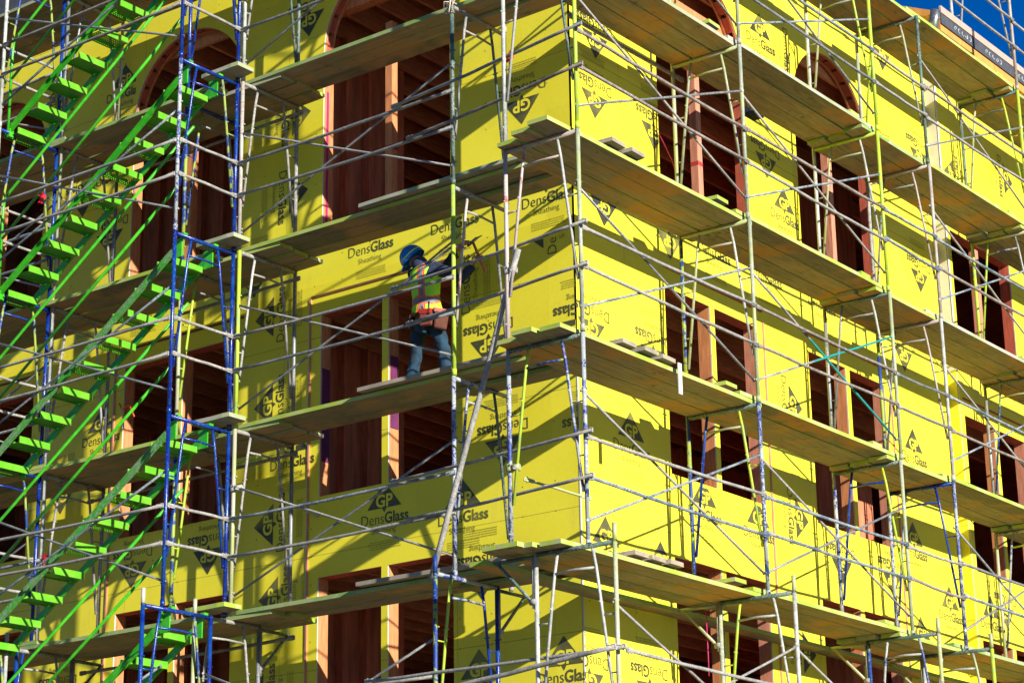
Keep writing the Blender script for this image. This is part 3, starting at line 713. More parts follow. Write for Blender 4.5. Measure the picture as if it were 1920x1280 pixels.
# left side
LB = [(LX[0], LX[1], 'corner bay'), (LX[2], LX[3], 'bay behind the stairs'), (LX[3], LX[4], 'far left bay')]
for bi, (a, b, bn) in enumerate(LB):
    for k in range(-2, 4):
        nm = DECK.get(k); w_ = f"above the {nm} deck" if nm else "below the lowest deck"
        yy = LY - 0.025 if k < 3 else LY - 0.36
        if bi != 1:
            for h, nm2 in ((1.03, 'upper'), (0.64, 'lower')):
                mt = random.choice(['crusty', 'steel', 'crusty', 'bluerail'])
                rail((a + 0.02, yy, LZ[k] + h + random.uniform(-.015, .015)), (b - 0.02, yy, LZ[k] + h + random.uniform(-.015, .015)), mt, f"{nm2} guard rail {w_}, {bn} on the left side", 'guard rails of the left-hand scaffold')
        if k < 2 and bi != 1:
            yb = LY + 0.03; zt = LZ[k]
            brace((a, yb, zt - 0.60), (b, yb, zt - 1.75), (a, yb - 0.03, zt - 1.75), (b, yb - 0.03, zt - 0.60), ['steel', 'crusty'], f"pair of crossed brace tubes under the {DECK[k]} deck, {bn} of the left-hand scaffold", 'crossed braces of the left-hand scaffold')
brace((LX[0], LY - 0.33, LZ[2] - 0.6), (LX[1], LY - 0.33, LZ[2] - 1.75), (LX[0], LY - 0.36, LZ[2] - 1.75), (LX[1], LY - 0.36, LZ[2] - 0.6), ['steel', 'crusty'], "pair of crossed brace tubes under the lowest deck, corner bay of the left-hand scaffold", 'crossed braces of the left-hand scaffold')
# corner rails from the left scaffold to the first right-hand frame
for k in range(-2, 4):
    nm = DECK.get(k); w_ = f"at the {nm} deck" if nm else "below the lowest deck"
    o_ = 0.36 if k == 3 else 0
    for h, nm2 in ((1.03, 'upper'), (0.62, 'lower')):
        rail((LX[0] + 0.15 - (0.9 if h > 1 else 0.7), LY - 0.05 - o_, LZ[k] + h + 0.03), (RX + 0.10 + o_, RY[0] - 0.04 - o_ * 0.3, LZ[k] + h - 0.02), 'bluerail' if k in (-1,) else ('steel' if k == 0 and h > 1 else 'brownrail' if k == 0 else 'crusty'),
             f"{nm2} rail turning the building corner {w_}", 'rails turning the building corner', r=0.0165)
# inner ledgers close to the left wall
for k in range(-2, 3):
    for (a, b, nm2) in ((-3.48, -6.75, 'between the two windows'), ):
        rail((a, LY + LWD - 0.05, LZ[k] - 0.10), (b, LY + LWD - 0.05, LZ[k] - 0.12), 'brownrail', f"dark ledger tube near the left wall under the {DECK[k]} deck", 'ledger tubes near the left wall', r=0.019, name='ledger_tube', cat='ledger tube')
# ledger seen under the second deck on the right
for k in (-1,):
    rail((0.33, -0.45, RZ[k] - 0.09), (0.33, 1.65, RZ[k] - 0.07), 'brownrail', f"dark tube along the right wall between the first two frames, under the {DECK[k]} deck", 'dark tubes along the right wall', r=0.02, name='ledger_tube', cat='ledger tube') if k == 1 or k == -1 else None
# stair tower rails and braces
for k in range(-2, 4):
    nm = DECK.get(k); w_ = f"at the {nm} deck" if nm else "below the lowest deck"
    yy = TY - 0.025 if k < 3 else -2.31
    for h, nm2 in ((1.03, 'upper'), (0.645, 'lower')):
        rail((TX[0] - 0.02, yy, LZ[k] + h), (TX[1] + 0.02, yy, LZ[k] + h + random.uniform(-.02, .02)), 'brownrail' if k < 0 else 'crusty', f"{nm2} outer rail of the stair tower {w_}", 'outer rails of the stair tower')
        rail((TX[0] + 0.03, TY + 0.0, LZ[k] + h), (TX[0] + 0.03, TY + TW, LZ[k] + h), 'crusty', f"{nm2} end rail on the right side of the stair tower {w_}", 'end rails of the stair tower', sag=0)
        rail((TX[1] - 0.03, TY - 0.15, LZ[k] + h), (TX[1] - 0.03, TY + TW, LZ[k] + h), 'crusty', f"{nm2} end rail on the left side of the stair tower {w_}", 'end rails of the stair tower', sag=0)
    if k < 3:
        zt = LZ[k]
        brace((TX[0], yy + 0.03, zt - 0.58), (TX[1], yy + 0.03, zt - 1.70), (TX[0], yy + 0.05, zt - 1.72), (TX[1], yy + 0.05, zt - 0.58), ['bluerail', 'steel'], f"pair of crossed brace tubes on the stair tower under the {DECK[k]} deck", 'crossed braces of the stair tower')
# the long pipe propped against the corner
rail((0.50, -1.60, 8.60), (-0.74, -1.40, 5.66), 'crusty', "long grey pipe leaning diagonally in front of the corner pier", None, r=0.028, name='leaning_pipe', cat='pipe', ends=False, sag=0)
rail((-0.45, -1.75, 4.55), (1.60, -1.80, 4.72), 'crusty', "grey rail with a coupler end at the foot of the corner", None, r=0.022, cat='rail', sag=0)
# braced wall ties at the corner frames
for (p, q, lb) in (((0.38, -1.40, 6.45), (0.75, -0.9, 6.30), "short green tie tube clamped to the corner post below the second deck"), ((-3.55, -0.30, 7.02), (-3.40, -0.05, 6.93), "short tie tube near the left pier above the lowest deck")):
    rail(p, q, 'palelime', lb, None, r=0.013, name='tie_tube', cat='tie tube', sag=0)

# couplers (clamps)
def coupler(p, mat, label):
    r = empty('coupler', p); tag(r, label, 'coupler', 'couplers on the corner posts')
    bm = BM(); tube(bm, [(0, 0, -0.035), (0, 0, 0.035)], 0.036, 8); tube(bm, [(0.03, 0, 0.0), (0.10, 0.02, 0.0)], 0.033, 8); obj('clamp', bm, mat, r)
    bm = BM(); tube(bm, [(0.03, -0.05, 0.02), (0.03, 0.06, 0.02)], 0.008, 6); tube(bm, [(0.07, -0.05, -0.02), (0.07, 0.06, -0.02)], 0.008, 6); obj('bolt', bm, 'steel', r)
coupler((RX - RWD, RY[0], 8.42), 'crusty', "cylindrical coupler where the leaning pipe meets the corner post")
coupler((RX - RWD, RY[0], 6.52), 'palelime', "green coupler holding the short tie tube on the corner post")
coupler((LX[1], LY, 7.05), 'white', "wire-bound coupler on the pale post beside the stair tower")

# ------------------------------------------------------------------ decks
def plank(p, q, wd, mats, label, group, th=0.042, cat='plank', name='scaffold_plank'):
    """p,q: centre of the underside ends"""
    p, q = Vector(p), Vector(q); L = (q - p).length; d = (q - p).normalized(); s_ = d.cross(Vector((0, 0, 1))).normalized(); u = s_.cross(d)
    if u.z < 0: u = -u
    bm = BM(); n = 6; rings = []
    for i in range(n + 1):
        t = i / n; c = d * (L * t) + u * (-0.006 * math.sin(math.pi * t))
        cut = 0.012 * (i in (0, n))
        rings.append([bm.verts.new(c + s_ * a + u * b) for a, b in ((-wd / 2 + cut, 0), (wd / 2 - cut, 0), (wd / 2 - cut, th), (-wd / 2 + cut, th))])
    for i in range(n):
        for k in range(4):
            f = bm.faces.new((rings[i][k], rings[i][(k + 1) % 4], rings[i + 1][(k + 1) % 4], rings[i + 1][k])); f.material_index = 0 if k in (0, 2) else 1
    f = bm.faces.new(rings[0][::-1]); f.material_index = 1; f = bm.faces.new(rings[-1]); f.material_index = 1
    bmesh.ops.recalc_face_normals(bm, faces=bm.faces[:])
    o = obj(name, bm, mats); o.location = p; tag(o, label, cat, group); return o
PLK = ['inner', 'middle', 'outer']
EDR = ['edgelime', 'edgegrey', 'edgegreen']
for k in range(-2, 3):
    for i in range(5):
        a, b = RY[i], RY[i + 1]
        if i == 4: b = 11.9
        zb = RZ[k] + 0.0225; up_ = 0.044
        a_ = a - (0.30 if i == 0 else 0.16); b_ = b + 0.16
        for j in range(3):
            xc = 0.335 + 0.27 * (j + 0.5) + random.uniform(-.006, .006)
            jz = random.uniform(0, 0.012)
            if i % 2: za = zb + up_ + jz; zq = zb + up_ + jz
            else: za = zb; zq = zb + jz * 0.4
            e = 'edgelime' if (k, i) in ((1, 0), (0, 0), (1, 1), (0, 1), (-2, 2), (-2, 3), (2, 0), (2, 1)) else random.choice(EDR)
            if (k, i) == (-1, 0): e = 'edgegrey'
            sh = random.uniform(-.07, .07) + (0.11 if (i == 0 and j == 0) else 0)
            plank((xc, a_ + sh, za), (xc, b_ + random.uniform(-.08, .08), zq), 0.254, ['plankR', e],
                  f"{PLK[j]} plank of the {DECK[k]} deck, {BAYN[i]} of the right-hand scaffold", 'deck planks of the right-hand scaffold')
        if k == 2 and i < 4:
            plank((0.13, a - 0.2, zb - 0.05), (0.13, b - 0.10, zb - 0.05), 0.22, ['plankR', 'edgelime'], f"extra bracket plank beside the wall at the lowest deck, {BAYN[i]}, right wall", 'deck planks of the right-hand scaffold')
for k in range(-2, 3):
    for bi, (a, b, bn) in enumerate(((0.85, -3.78, 'corner bay'), (-3.18, -6.80, 'bay behind the stairs'), (-6.45, -9.9, 'far left bay'))):
        npk = 3 if bi == 0 else 4
        for j in range(npk):
            yc = -1.005 + 0.212 * (j + 0.5) if bi == 0 else -1.25 + 0.257 * (j + 0.5)
            zb = LZ[k] + 0.0225 + (0.044 if bi != 1 else 0.0) + random.uniform(0, 0.010)
            e = {0: 'edgelime', -1: 'edgegreen', 1: 'edgelime', 2: 'edgegreen', -2: 'edgegrey'}[k] if j == 0 else random.choice(EDR)
            # corner bay planks lengthened over the right-hand deck to join the wall shadows
            plank((-3.97 if (bi == 1 and j == 0) else a + random.uniform(-.05, .05) if bi else a + 0.01 * j, yc, zb), (b + random.uniform(-.12, .12), yc, zb), (0.238 if bi else 0.202), ['plankL', e],
                  f"{(['outer', 'middle', 'inner'] if bi == 0 else ['outermost', 'second', 'third', 'innermost'])[j]} plank of the {DECK[k]} deck, {bn} of the left-hand scaffold", 'deck planks of the left-hand scaffold')
    if k > -2:
        plank((-3.98, -1.29, LZ[k] + 0.070), (-3.42, -1.29, LZ[k] + 0.070), 0.27, ['plankgrey', 'edgegrey' if k != 2 else 'edgelime'], f"short landing board from the stair tower onto the {DECK[k]} deck", 'short landing boards of the stair tower', th=0.045)
    plank((-0.95, -0.58, LZ[k] + 0.0225), (0.26, -0.58, LZ[k] + 0.0225), 0.26, ['plankL', 'edgegreen'], f"lapping plank under the {DECK[k]} deck next to the building corner", 'lapping planks next to the corner', th=0.04)
# grey toe boards lying on the left decks
for k in (0, 1, 2):
    plank((-1.95, -1.00, LZ[k] + 0.122), (0.15, -1.00, LZ[k] + 0.122), 0.20, ['plankgrey', 'edgegrey' if k < 1 else 'plankgrey'], f"{['grey', 'weathered', 'crusted'][k]} board lying along the outer edge of the {DECK[k]} deck, left of the corner", None, th=0.04)
# loose boards stacked on the right decks near the corner
for k, lst in ((0, [(0.98, -0.95, 0.44), (0.98, -0.62, 0.44)]), (1, [(0.96, -0.85, 0.5), (0.98, -0.52, 0.5), (0.97, -0.20, 0.45)]), (2, [(0.95, -0.75, 0.4), (0.95, -0.47, 0.4), (0.97, -0.2, 0.38)])):
    for n_, (x, y, l) in enumerate(lst):
        plank((x - l, y, RZ[k] + 0.070), (x + 0.23, y + 0.03, RZ[k] + 0.072 + 0.012), 0.26, ['plankgrey', 'plankgrey'], f"loose short grey board laid across the {DECK[k]} deck, {ORD[n_]} right of the corner", 'loose short boards on the right decks', name='loose_board', cat='board')
for k in (-2, -1, 0, 1, 2):
    for i in (1, 2, 4):
        plank((0.45, RY[i] - 0.40, RZ[k] + 0.115), (1.13, RY[i] - 0.38, RZ[k] + 0.115), 0.24, ['plankgrey', 'edgelime'], f"short stop board lying across the {DECK[k]} deck at the {ORD[i]} right-hand frame", 'short stop boards on the right decks', name='stop_board', cat='board', th=0.04)

# side brackets of the lower tier
def bracket(x, y, z, rz, mat, label):
    r = empty('side_bracket', (x, y, z), rz); tag(r, label, 'side bracket', 'side brackets under the lowest deck')
    bm = BM(); tube(bm, [(0, 0, 0), (0.46, 0, 0)], 0.018, 8); obj('arm', bm, mat, r)
    bm = BM(); tube(bm, [(0.43, 0, -0.01), (0.03, 0, -0.42)], 0.016, 8); obj('strut', bm, mat, r)
    bm = BM(); tube(bm, [(0.03, 0, 0.02), (0.03, 0, -0.46)], 0.016, 8); tube(bm, [(0.0, 0, -0.40), (0.07, 0, -0.40)], 0.03, 8); obj('hook', bm, 'crusty', r)
for i in range(4):
    bracket(RX + OUT - RWD, RY[i] - 0.11, RZ[2] - 0.01, math.pi, 'darkgreen' if i == 0 else random.choice(['palelime', 'greygreen']), f"side bracket under the lowest deck, {ORD[i]} from the corner, right wall")
for i, (x, _) in enumerate(LOWL):
    bracket(x, LY - 0.36 + 0.93, LZ[2] - 0.02, math.pi / 2, 'darkgreen', f"dark side bracket under the lowest deck, {ORD[i]} from the corner, left wall")
plank((0.55, -2.02, RZ[2] + 0.03), (0.55, -1.68, RZ[2] + 0.03), 0.42, ['plankR', 'edgelime'], "short lime edged board on the bracket at the building corner", None)

# ------------------------------------------------------------------ stairs
def stair(z_top, k):
    r = empty('scaffold_stair', (-6.62, -1.65, z_top - H))
    tag(r, f"bright green metal stair flight with perforated treads climbing to the {DECK[k]} deck", 'staircase', 'green stair flights of the stair tower')
    ys, ye = -0.225, 0.225
    x0, x1 = -0.02, 2.94; sl_ = H / 2.97
    dirv = Vector((1, 0, sl_)).normalized()
    for y, mt in ((ys, 'greenworn' if k in (0, 1) else 'green'), (ye, 'green')):
        bm = BM(); a = Vector((x0 + 0.02, y, 0.02)); b = Vector((x1 - 0.12, y, H - 0.12))
        bar(bm, a, b, 0.012, 0.078, up=Vector((0, 0, 1)))
        s_ = -1 if y < 0 else 1
        bar(bm, a + Vector((0, s_ * 0.012, 0.036)), b + Vector((0, s_ * 0.012, 0.036)), 0.024, 0.008)
        bar(bm, a + Vector((0, s_ * 0.012, -0.036)), b + Vector((0, s_ * 0.012, -0.036)), 0.024, 0.008)
        obj('stringer', bm, mt, r)
        bm = BM(); box(bm, x1 - 0.16, x1 - 0.03, y - 0.008, y + 0.008, H - 0.22, H - 0.02); box(bm, x1 - 0.03, x1 + 0.02, y - 0.03, y + 0.03, H - 0.03, H + 0.03)
        box(bm, x0, x0 + 0.05, y - 0.03, y + 0.03, -0.07, 0.03)
        obj('hook', bm, 'green', r)
    for i in range(1, 10):
        z = H - 0.22 * i + 0.01; x = 2.97 - 0.33 * i + 0.12
        t = BM(); y0_, y1_ = ys + 0.01, ye - 0.01
        box(t, x - 0.0, x + 0.012, y0_, y1_, z - 0.055, z + 0.020); box(t, x - 0.235, x - 0.223, y0_, y1_, z - 0.055, z + 0.020)
        o = obj('tread', t, 'limegreen', r)
        pl = BM(); f = quad(pl, [(x - 0.223, y0_, z - 0.045), (x, y0_, z - 0.045), (x, y1_, z - 0.045), (x - 0.223, y1_, z - 0.045)]); obj('tread_plate', pl, 'perforated', o)
    # handrail: top rail, mid rail, end posts, on the outer side
    yh = ys - 0.03
    for h, nm in ((1.14, 'top_rail'), (0.66, 'mid_rail')):
        bm = BM(); e = x1 + (0.12 if h > 1 else -0.10)
        a = Vector((0.02, yh, h + 0.0)); b = Vector((e, yh, h + sl_ * e))
        if h > 1: tube(bm, [(0.0, yh, -0.02), (0.0, yh, h - 0.12), (0.012, yh, h - 0.03), (0.06, yh, h + 0.04 * 1), b], 0.0165, 8)
        else: tube(bm, [a, b], 0.0165, 8)
        obj(nm, bm, 'green', r)
    bm = BM(); e = x1 - 0.12; tube(bm, [(e, yh, sl_ * e), (e, yh, 1.14 + sl_ * e)], 0.0155, 8); obj('rail_post', bm, 'green', r)
    return r
for k in (-2, -1, 0, 1, 2): stair(LZ[k] - 0.0, k)

# ------------------------------------------------------------------ small things
def ribbon(p, label):
    bm = BM(); tube(bm, [(-0.03, 0, 0), (0.03, 0, 0)], 0.026, 7)
    random.seed(int(abs(p[0]) * 100))
    for a in ((0.04, 0.05), (-0.05, 0.03), (0.03, -0.10), (-0.02, -0.07)):
        q = [Vector((0, -0.02, 0)), Vector((a[0] - 0.02, -0.035, a[1])), Vector((a[0] + 0.02, -0.03, a[1])), Vector((0.02, -0.02, 0))]
        bm.faces.new([bm.verts.new(v) for v in q])
    o = obj('ribbon', bm, 'redcloth'); o.location = p; tag(o, label, 'ribbon')
ribbon((0.30, -1.42, 10.69), "red cloth ribbon tied to the rail in front of the corner pier")
ribbon((-6.45, -1.17, 6.72), "red cloth wrapped round the outer post at the bottom left")
ribbon((-5.95, -1.90, 10.65), "small red ribbon near the foot of the upper green stair")
# pink strings
for pts, lb in (([(0.02, 1.62, 10.95), (0.25, 1.50, 10.55), (0.345, 1.44, 10.28)], "thin pink string stretched from the right window to the scaffold post"),
                ([(0.55, 1.32, 5.60), (0.55, 1.33, 5.2), (0.55, 1.33, 4.95)], "bright pink string hanging below the lowest deck")):
    bm = BM(); tube(bm, pts, 0.006, 5); o = obj('string', bm, 'magenta'); tag(o, lb, 'string')
bm = BM(); tube(bm, [(-6.62, -0.03, 8.78), (-6.56, -0.05, 8.70), (-6.42, -0.05, 8.72), (-6.32, -0.06, 8.55)], 0.010, 5); o = obj('strap', bm, 'hiorange'); tag(o, "short orange strap dangling at the edge of the left window behind the stairs", 'strap')
# rope tangle on the left post at the fourth deck
bm = BM(); random.seed(3)
for q in range(5):
    pts = [Vector((LX[0] + random.uniform(-.1, .08), LY - 0.03 + random.uniform(-.03, .03), LZ[-1] + 0.0 + random.uniform(-.09, .07))) for _ in range(5)]; tube(bm, pts, 0.007, 5)
o = obj('rope', bm, 'rope'); tag(o, "frayed rope tangle on the dark post at the fourth deck", 'rope')
# white strip hanging from the second deck
bm = BM(); box(bm, -0.006, 0.006, -0.03, 0.03, -0.17, 0.14); o = obj('hanging_strip', bm, 'gypsum'); o.location = (1.215, -0.02, RZ[1] - 0.05); tag(o, "short white strip hanging from the second deck right of the corner", 'strip')
# blue bag in the big right-hand arch
bm = BM(); box(bm, -0.15, 0.0, -0.12, 0.16, 0, 0.12); o = obj('bag', bm, 'navy', bevel=0.02); o.location = (0.30, 3.28, 12.35 - 0.68); tag(o, "dark blue bundle lying in the right-hand arch above the fourth deck", 'bag')

# ------------------------------------------------------------------ the worker
def skin(name, verts, edges, radii, mat, parent=None, root=0, sub=2):
    me = bpy.data.meshes.new(name); me.from_pydata([Vector(v) for v in verts], edges, []); me.materials.append(M[mat])
    o = bpy.data.objects.new(name, me); link(o, parent)
    sm = o.modifiers.new("s", 'SKIN'); sm.use_smooth_shade = True
    sv = me.skin_vertices[0].data
    for i, r_ in enumerate(radii):
        sv[i].radius = r_ if isinstance(r_, tuple) else (r_, r_); sv[i].use_root = (i == root)
    s2 = o.modifiers.new("d", 'SUBSURF'); s2.levels = sub; s2.render_levels = sub
    return o
wx, wy, wz = -1.53, -0.52, LZ[1] + 0.115
wk = empty('person', (wx, wy, wz), 0.0)
tag(wk, "worker in blue hard hat and yellow green safety vest reaching up to the wall", 'person')
# local joints: x right (towards the corner), y to the wall, z up
J = dict(pel=(0.03, 0, 0.88), sp=(0.0, 0.02, 1.08), ch=(-0.02, 0.03, 1.28), nk=(-0.05, 0.02, 1.40), hd=(-0.12, 0.0, 1.47), hd2=(-0.15, 0.0, 1.52),
         hL=(-0.09, 0, 0.74), kL=(-0.14, 0.03, 0.47), aL=(-0.20, -0.03, 0.09), tL=(-0.20, 0.13, 0.035),
         hR=(0.14, 0, 0.74), kR=(0.20, 0.07, 0.47), aR=(0.27, 0.0, 0.09), tR=(0.30, 0.15, 0.035),
         sL=(-0.19, 0.04, 1.36), eL=(0.02, 0.27, 1.42), wL=(0.27, 0.20, 1.57),
         sR=(0.15, 0.03, 1.36), eR=(0.37, 0.12, 1.20), wR=(0.44, 0.25, 1.38))
CT = bpy.data.textures.new('folds', 'CLOUDS'); CT.noise_scale = 0.07
def sk(name, seq, mat, parent, sub=2, root=0):
    names = []; edges = []; rad = []
    for chain in seq:
        prev = None
        for nm, r_ in chain:
            if nm not in names: names.append(nm); rad.append(r_)
            i = names.index(nm)
            if prev is not None: edges.append((prev, i))
            prev = i
    o = skin(name, [J[n] for n in names], edges, rad, mat, parent, root, sub + (1 if name != 'body' else 0))
    if name != 'body':
        dm = o.modifiers.new('folds', 'DISPLACE'); dm.texture = CT; dm.strength = 0.035; dm.mid_level = 0.5; dm.texture_coords = 'LOCAL'
    return o
body = sk('body', [[('pel', (.105, .085)), ('sp', (.115, .095)), ('ch', (.135, .10)), ('nk', .052), ('hd', .078), ('hd2', .082)],
                   [('pel', 0), ('hL', .070), ('kL', .050), ('aL', .038), ('tL', .035)], [('pel', 0), ('hR', .070), ('kR', .050), ('aR', .038), ('tR', .035)],
                   [('ch', 0), ('sL', .06), ('eL', .042), ('wL', .028)], [('ch', 0), ('sR', .06), ('eR', .042), ('wR', .028)]], 'skin', wk)
J['pj'] = (0.03, 0, 0.80)
sk('jeans', [[('pj', (.140, .115)), ('hL', .092), ('kL', .066), ('aL', .062)], [('pj', 0), ('hR', .092), ('kR', .066), ('aR', .064)]], 'jeans', wk)
sk('shirt', [[('pel', (.13, .11)), ('sp', (.120, .10)), ('ch', (.150, .110)), ('nk', .066)], [('ch', 0), ('sL', .078), ('eL', .058), ('wL', .042)], [('ch', 0), ('sR', .078), ('eR', .058), ('wR', .044)]], 'navy', wk)
for nm, a, t in (('boot', 'aL', 'tL'), ('boot', 'aR', 'tR')):
    v = [J[a], (J[a][0], J[a][1] + 0.02, 0.045), J[t]]
    skin(nm, v, [(0, 1), (1, 2)], [.055, .05, .045], 'bootbrown', wk)
# vest: torso shell with stripes (ring loft)
def vest():
    secs = [(0.84, 0.03, 0.0, .172, .142), (0.95, 0.015, 0.01, .160, .132), (1.06, 0.0, 0.02, .152, .126), (1.17, -0.01, 0.025, .165, .132), (1.28, -0.02, 0.03, .18, .14), (1.36, -0.02, 0.03, .175, .125), (1.415, -0.018, 0.03, .115, .085)]
    n = 48; bm = BM(); prev = None; R_ = []
    zs = []
    for a, b in zip(secs, secs[1:]):
        for t in [q / 8 for q in range(8)]: zs.append(tuple(u + (v - u) * t for u, v in zip(a, b)))
    zs.append(secs[-1])
    for z, cx, cy, rx, ry in zs:
        ring = []
        for i in range(n):
            t = 2 * math.pi * i / n; fold = 1 + 0.035 * noise.noise(Vector((math.cos(t) * 2, math.sin(t) * 2, z * 5)))
            fl = 0.035 * max(0, (0.98 - z) / 0.14) * (0.5 + 0.5 * math.sin(4 * t + 1))
            ring.append(bm.verts.new((cx + (rx * fold + fl) * math.cos(t), cy + (ry * fold + fl) * math.sin(t), z + 0.01 * math.sin(3 * t))))
        if prev:
            zc = z
            for i in range(n):
                f = bm.faces.new((prev[0][i], prev[0][(i + 1) % n], ring[(i + 1) % n], ring[i])); f.smooth = True
                t = math.degrees(2 * math.pi * (i + 0.5) / n)
                mi = 0
                back = abs(((t - 285 + 180) % 360) - 180)
                if back < 9: mi = 1
                elif back < 16: mi = 2
                arc = zc + 0.035 * math.cos(R(t - 285))
                if 1.005 < arc < 1.065: mi = 1
                elif 0.988 < arc < 1.082: mi = 2
                f.material_index = mi
        prev = (ring, z)
    return obj('safety_vest', bm, ['hivis', 'reflect', 'hiorange'], wk)
vest()
# hard hat: dome, brim, band; tilted back because the head looks up to the right
hat = empty('hard_hat', (0, 0, 0)); hat.parent = wk
def hatmesh():
    bm = BM(); bmesh.ops.create_uvsphere(bm, u_segments=24, v_segments=14, radius=1)
    bmesh.ops.bisect_plane(bm, geom=bm.verts[:] + bm.edges[:] + bm.faces[:], plane_co=(0, 0, -0.12), plane_no=(0, 0, -1), clear_outer=True)
    for v in bm.verts: v.co = Vector((v.co.x * 0.122, v.co.y * 0.140, v.co.z * 0.140))
    for f in bm.faces: f.smooth = True
    return bm
_fr = Vector((-0.60, -0.30, -0.60)).normalized(); _up = Vector((-0.42, -0.25, 0.80)); _up = (_up - _fr * _up.dot(_fr)).normalized(); _rt = _fr.cross(_up)
hm = Matrix((_rt, _fr, _up)).transposed().to_4x4(); hm.translation = Vector((-0.165, 0.0, 1.535))
bpy.data.objects.remove(hat)
hb = hatmesh(); bmesh.ops.transform(hb, matrix=hm, verts=hb.verts[:]); hat = obj('hard_hat', hb, 'bluehat', wk)
bm = BM(); n = 28
inner, outer = [], []
for i in range(n):
    t = 2 * math.pi * i / n; ext = 0.005 + 0.042 * max(0, math.sin(t)) ** 2
    inner.append(bm.verts.new((0.118 * math.cos(t), 0.136 * math.sin(t), -0.012))); outer.append(bm.verts.new(((0.118 + ext) * math.cos(t), (0.135 + ext) * math.sin(t), -0.028)))
for i in range(n): bm.faces.new((inner[i], inner[(i + 1) % n], outer[(i + 1) % n], outer[i]))
bmesh.ops.solidify(bm, geom=bm.faces[:], thickness=0.005); bmesh.ops.transform(bm, matrix=hm, verts=bm.verts[:]); obj('brim', bm, 'bluehat', hat)
bm = BM(); prev = None
for i in range(25):
    t = 2 * math.pi * i / 24; q = [bm.verts.new((0.121 * math.cos(t), 0.138 * math.sin(t), z)) for z in (0.010, 0.024)]
    if prev: bm.faces.new((prev[0], q[0], q[1], prev[1]))
    prev = q
bmesh.ops.transform(bm, matrix=hm, verts=bm.verts[:]); obj('headlamp_strap', bm, 'yellowtape', hat)
# neck cloth
skin('neck_cloth', [(-0.10, -0.01, 1.50), (-0.055, -0.01, 1.43), (-0.02, 0.0, 1.37)], [(0, 1), (1, 2)], [.095, .09, .095], 'navy', wk)
# face (mostly hidden: it looks up along the wall)
bm = BM(); bmesh.ops.create_uvsphere(bm, u_segments=10, v_segments=8, radius=0.014); bmesh.ops.translate(bm, verts=bm.verts[:], vec=(-0.24, 0.03, 1.42)); 
nose = obj('nose', bm, 'skin', body, smooth=True)
# tool belt and pouches
bm = BM(); prev = None
for i in range(29):
    t = 2 * math.pi * i / 28; q = [bm.verts.new((0.03 + 0.178 * math.cos(t), 0.148 * math.sin(t), z)) for z in (0.83, 0.88)]
    if prev: bm.faces.new((prev[0], q[0], q[1], prev[1]))
    prev = q
belt = obj('tool_belt', bm, 'leather', wk)
def pouch(cx, cy, cz, w_, h_, d_, mat, rz=0, tilt=0.12):
    bm = BM(); box(bm, -w_ / 2, w_ / 2, -d_ / 2, d_ / 2, -h_ / 2, h_ / 2)
    bmesh.ops.bevel(bm, geom=bm.edges[:], offset=0.007, segments=2, affect='EDGES')
    for v in bm.verts:
        if v.co.z > 0: v.co.x *= 1.12; v.co.y *= 1.15
    bmesh.ops.transform(bm, matrix=Matrix.Translation((cx, cy, cz)) @ Matrix.Rotation(rz, 4, 'Z') @ Matrix.Rotation(tilt, 4, 'Y'), verts=bm.verts[:])
    o = obj('tool_pouch', bm, mat, belt)
pouch(0.145, -0.150, 0.775, 0.13, 0.17, 0.055, 'leather', 0.15, 0.05); pouch(0.268, -0.075, 0.745, 0.13, 0.20, 0.065, 'leatherdark', 1.0); pouch(0.145, -0.163, 0.835, 0.138, 0.055, 0.050, 'leatherred', 0.15, 0.05); pouch(0.262, -0.085, 0.835, 0.135, 0.045, 0.075, 'leatherred', 1.0); pouch(-0.125, -0.10, 0.79, 0.09, 0.15, 0.04, 'leatherdark', -0.4)
bm = BM(); tube(bm, [(0.19, -0.175, 0.80), (0.20, -0.18, 0.93)], 0.010, 6); tube(bm, [(0.115, -0.17, 0.80), (0.105, -0.175, 0.90)], 0.008, 6); obj('tool_handle', bm, 'black', belt)
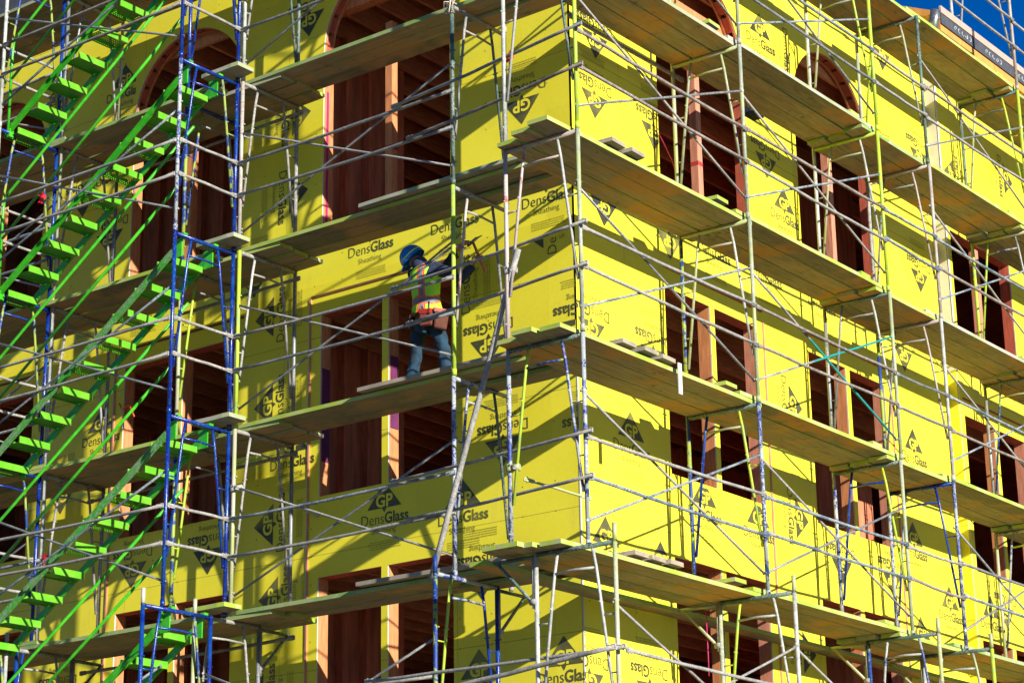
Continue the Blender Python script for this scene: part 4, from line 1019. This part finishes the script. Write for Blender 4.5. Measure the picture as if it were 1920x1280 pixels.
# hands: palm plus five bent fingers
def hand(wrist, direction, palmn, closed, parent):
    d = Vector(direction).normalized(); nrm = Vector(palmn).normalized(); s_ = d.cross(nrm).normalized(); w0 = Vector(wrist)
    bm = BM()
    V = [w0, w0 + d * 0.05, w0 + d * 0.09]; 
    o = skin('hand', V, [(0, 1), (1, 2)], [(.024, .022), (.038, .018), (.038, .016)], 'skin', parent)
    for i, (off, ln) in enumerate(((-0.030, 0.068), (-0.010, 0.078), (0.010, 0.074), (0.029, 0.058))):
        b0 = w0 + d * 0.088 + s_ * off; c1 = b0 + (d * (1 - closed) + nrm * closed * 0.7).normalized() * ln * 0.5
        c2 = c1 + (d * (1 - closed * 1.6) + nrm * closed).normalized() * ln * 0.35; c3 = c2 + (d * (1 - closed * 2.2) + nrm * closed).normalized() * ln * 0.25
        skin('finger', [b0 - d * 0.02, b0, c1, c2, c3], [(0, 1), (1, 2), (2, 3), (3, 4)], [.010, .0095, .009, .008, .007], 'skin', o, sub=1)
    b0 = w0 + d * 0.03 - s_ * 0.032
    skin('thumb', [b0, b0 + d * 0.03 - s_ * 0.022 + nrm * 0.01, b0 + d * 0.055 - s_ * 0.018 + nrm * 0.03], [(0, 1), (1, 2)], [.012, .011, .009], 'skin', o, sub=1)
    return o
hand(J['wL'], (0.55, 0.1, 0.5), (0.2, 0.9, -0.2), 0.35, wk)
hand(J['wR'], (0.3, 0.3, 0.7), (0.6, -0.2, 0.1), 0.6, wk)
# hammer held in the right hand
hm0 = empty('hammer', (wx + 0.50, wy + 0.29, wz + 1.47)); tag(hm0, "hammer with a brown wooden handle in the worker's right hand", 'hammer')
bm = BM(); tube(bm, [(-0.09, -0.01, 0.19), (-0.02, 0, 0.02), (0.06, 0.01, -0.17)], 0.014, 8, r2=0.019); obj('handle', bm, 'hammerwood', hm0)
bm = BM(); tube(bm, [(-0.15, -0.02, 0.15), (-0.04, 0.0, 0.22)], 0.017, 8); tube(bm, [(-0.05, 0, 0.215), (0.02, 0.01, 0.235)], 0.012, 8, r2=0.005); obj('head', bm, 'steel', hm0)
# scaffold safety light strap: grey conduit the worker steadies
rail((wx - 0.29, wy - 0.10, wz + 1.20), (wx + 0.36, wy + 0.16, wz + 1.72), 'steel', "grey metal strip held by the worker in front of his shoulder", None, r=0.012, name='metal_strip', cat='metal strip', ends=False, sag=0)

dupl = {k: v for k, v in LABELS.items() if len(v) > 1}
print("THINGS", sum(len(v) for v in LABELS.values()), "DUP LABELS", dupl)
print("OBJECTS", len(bpy.data.objects))
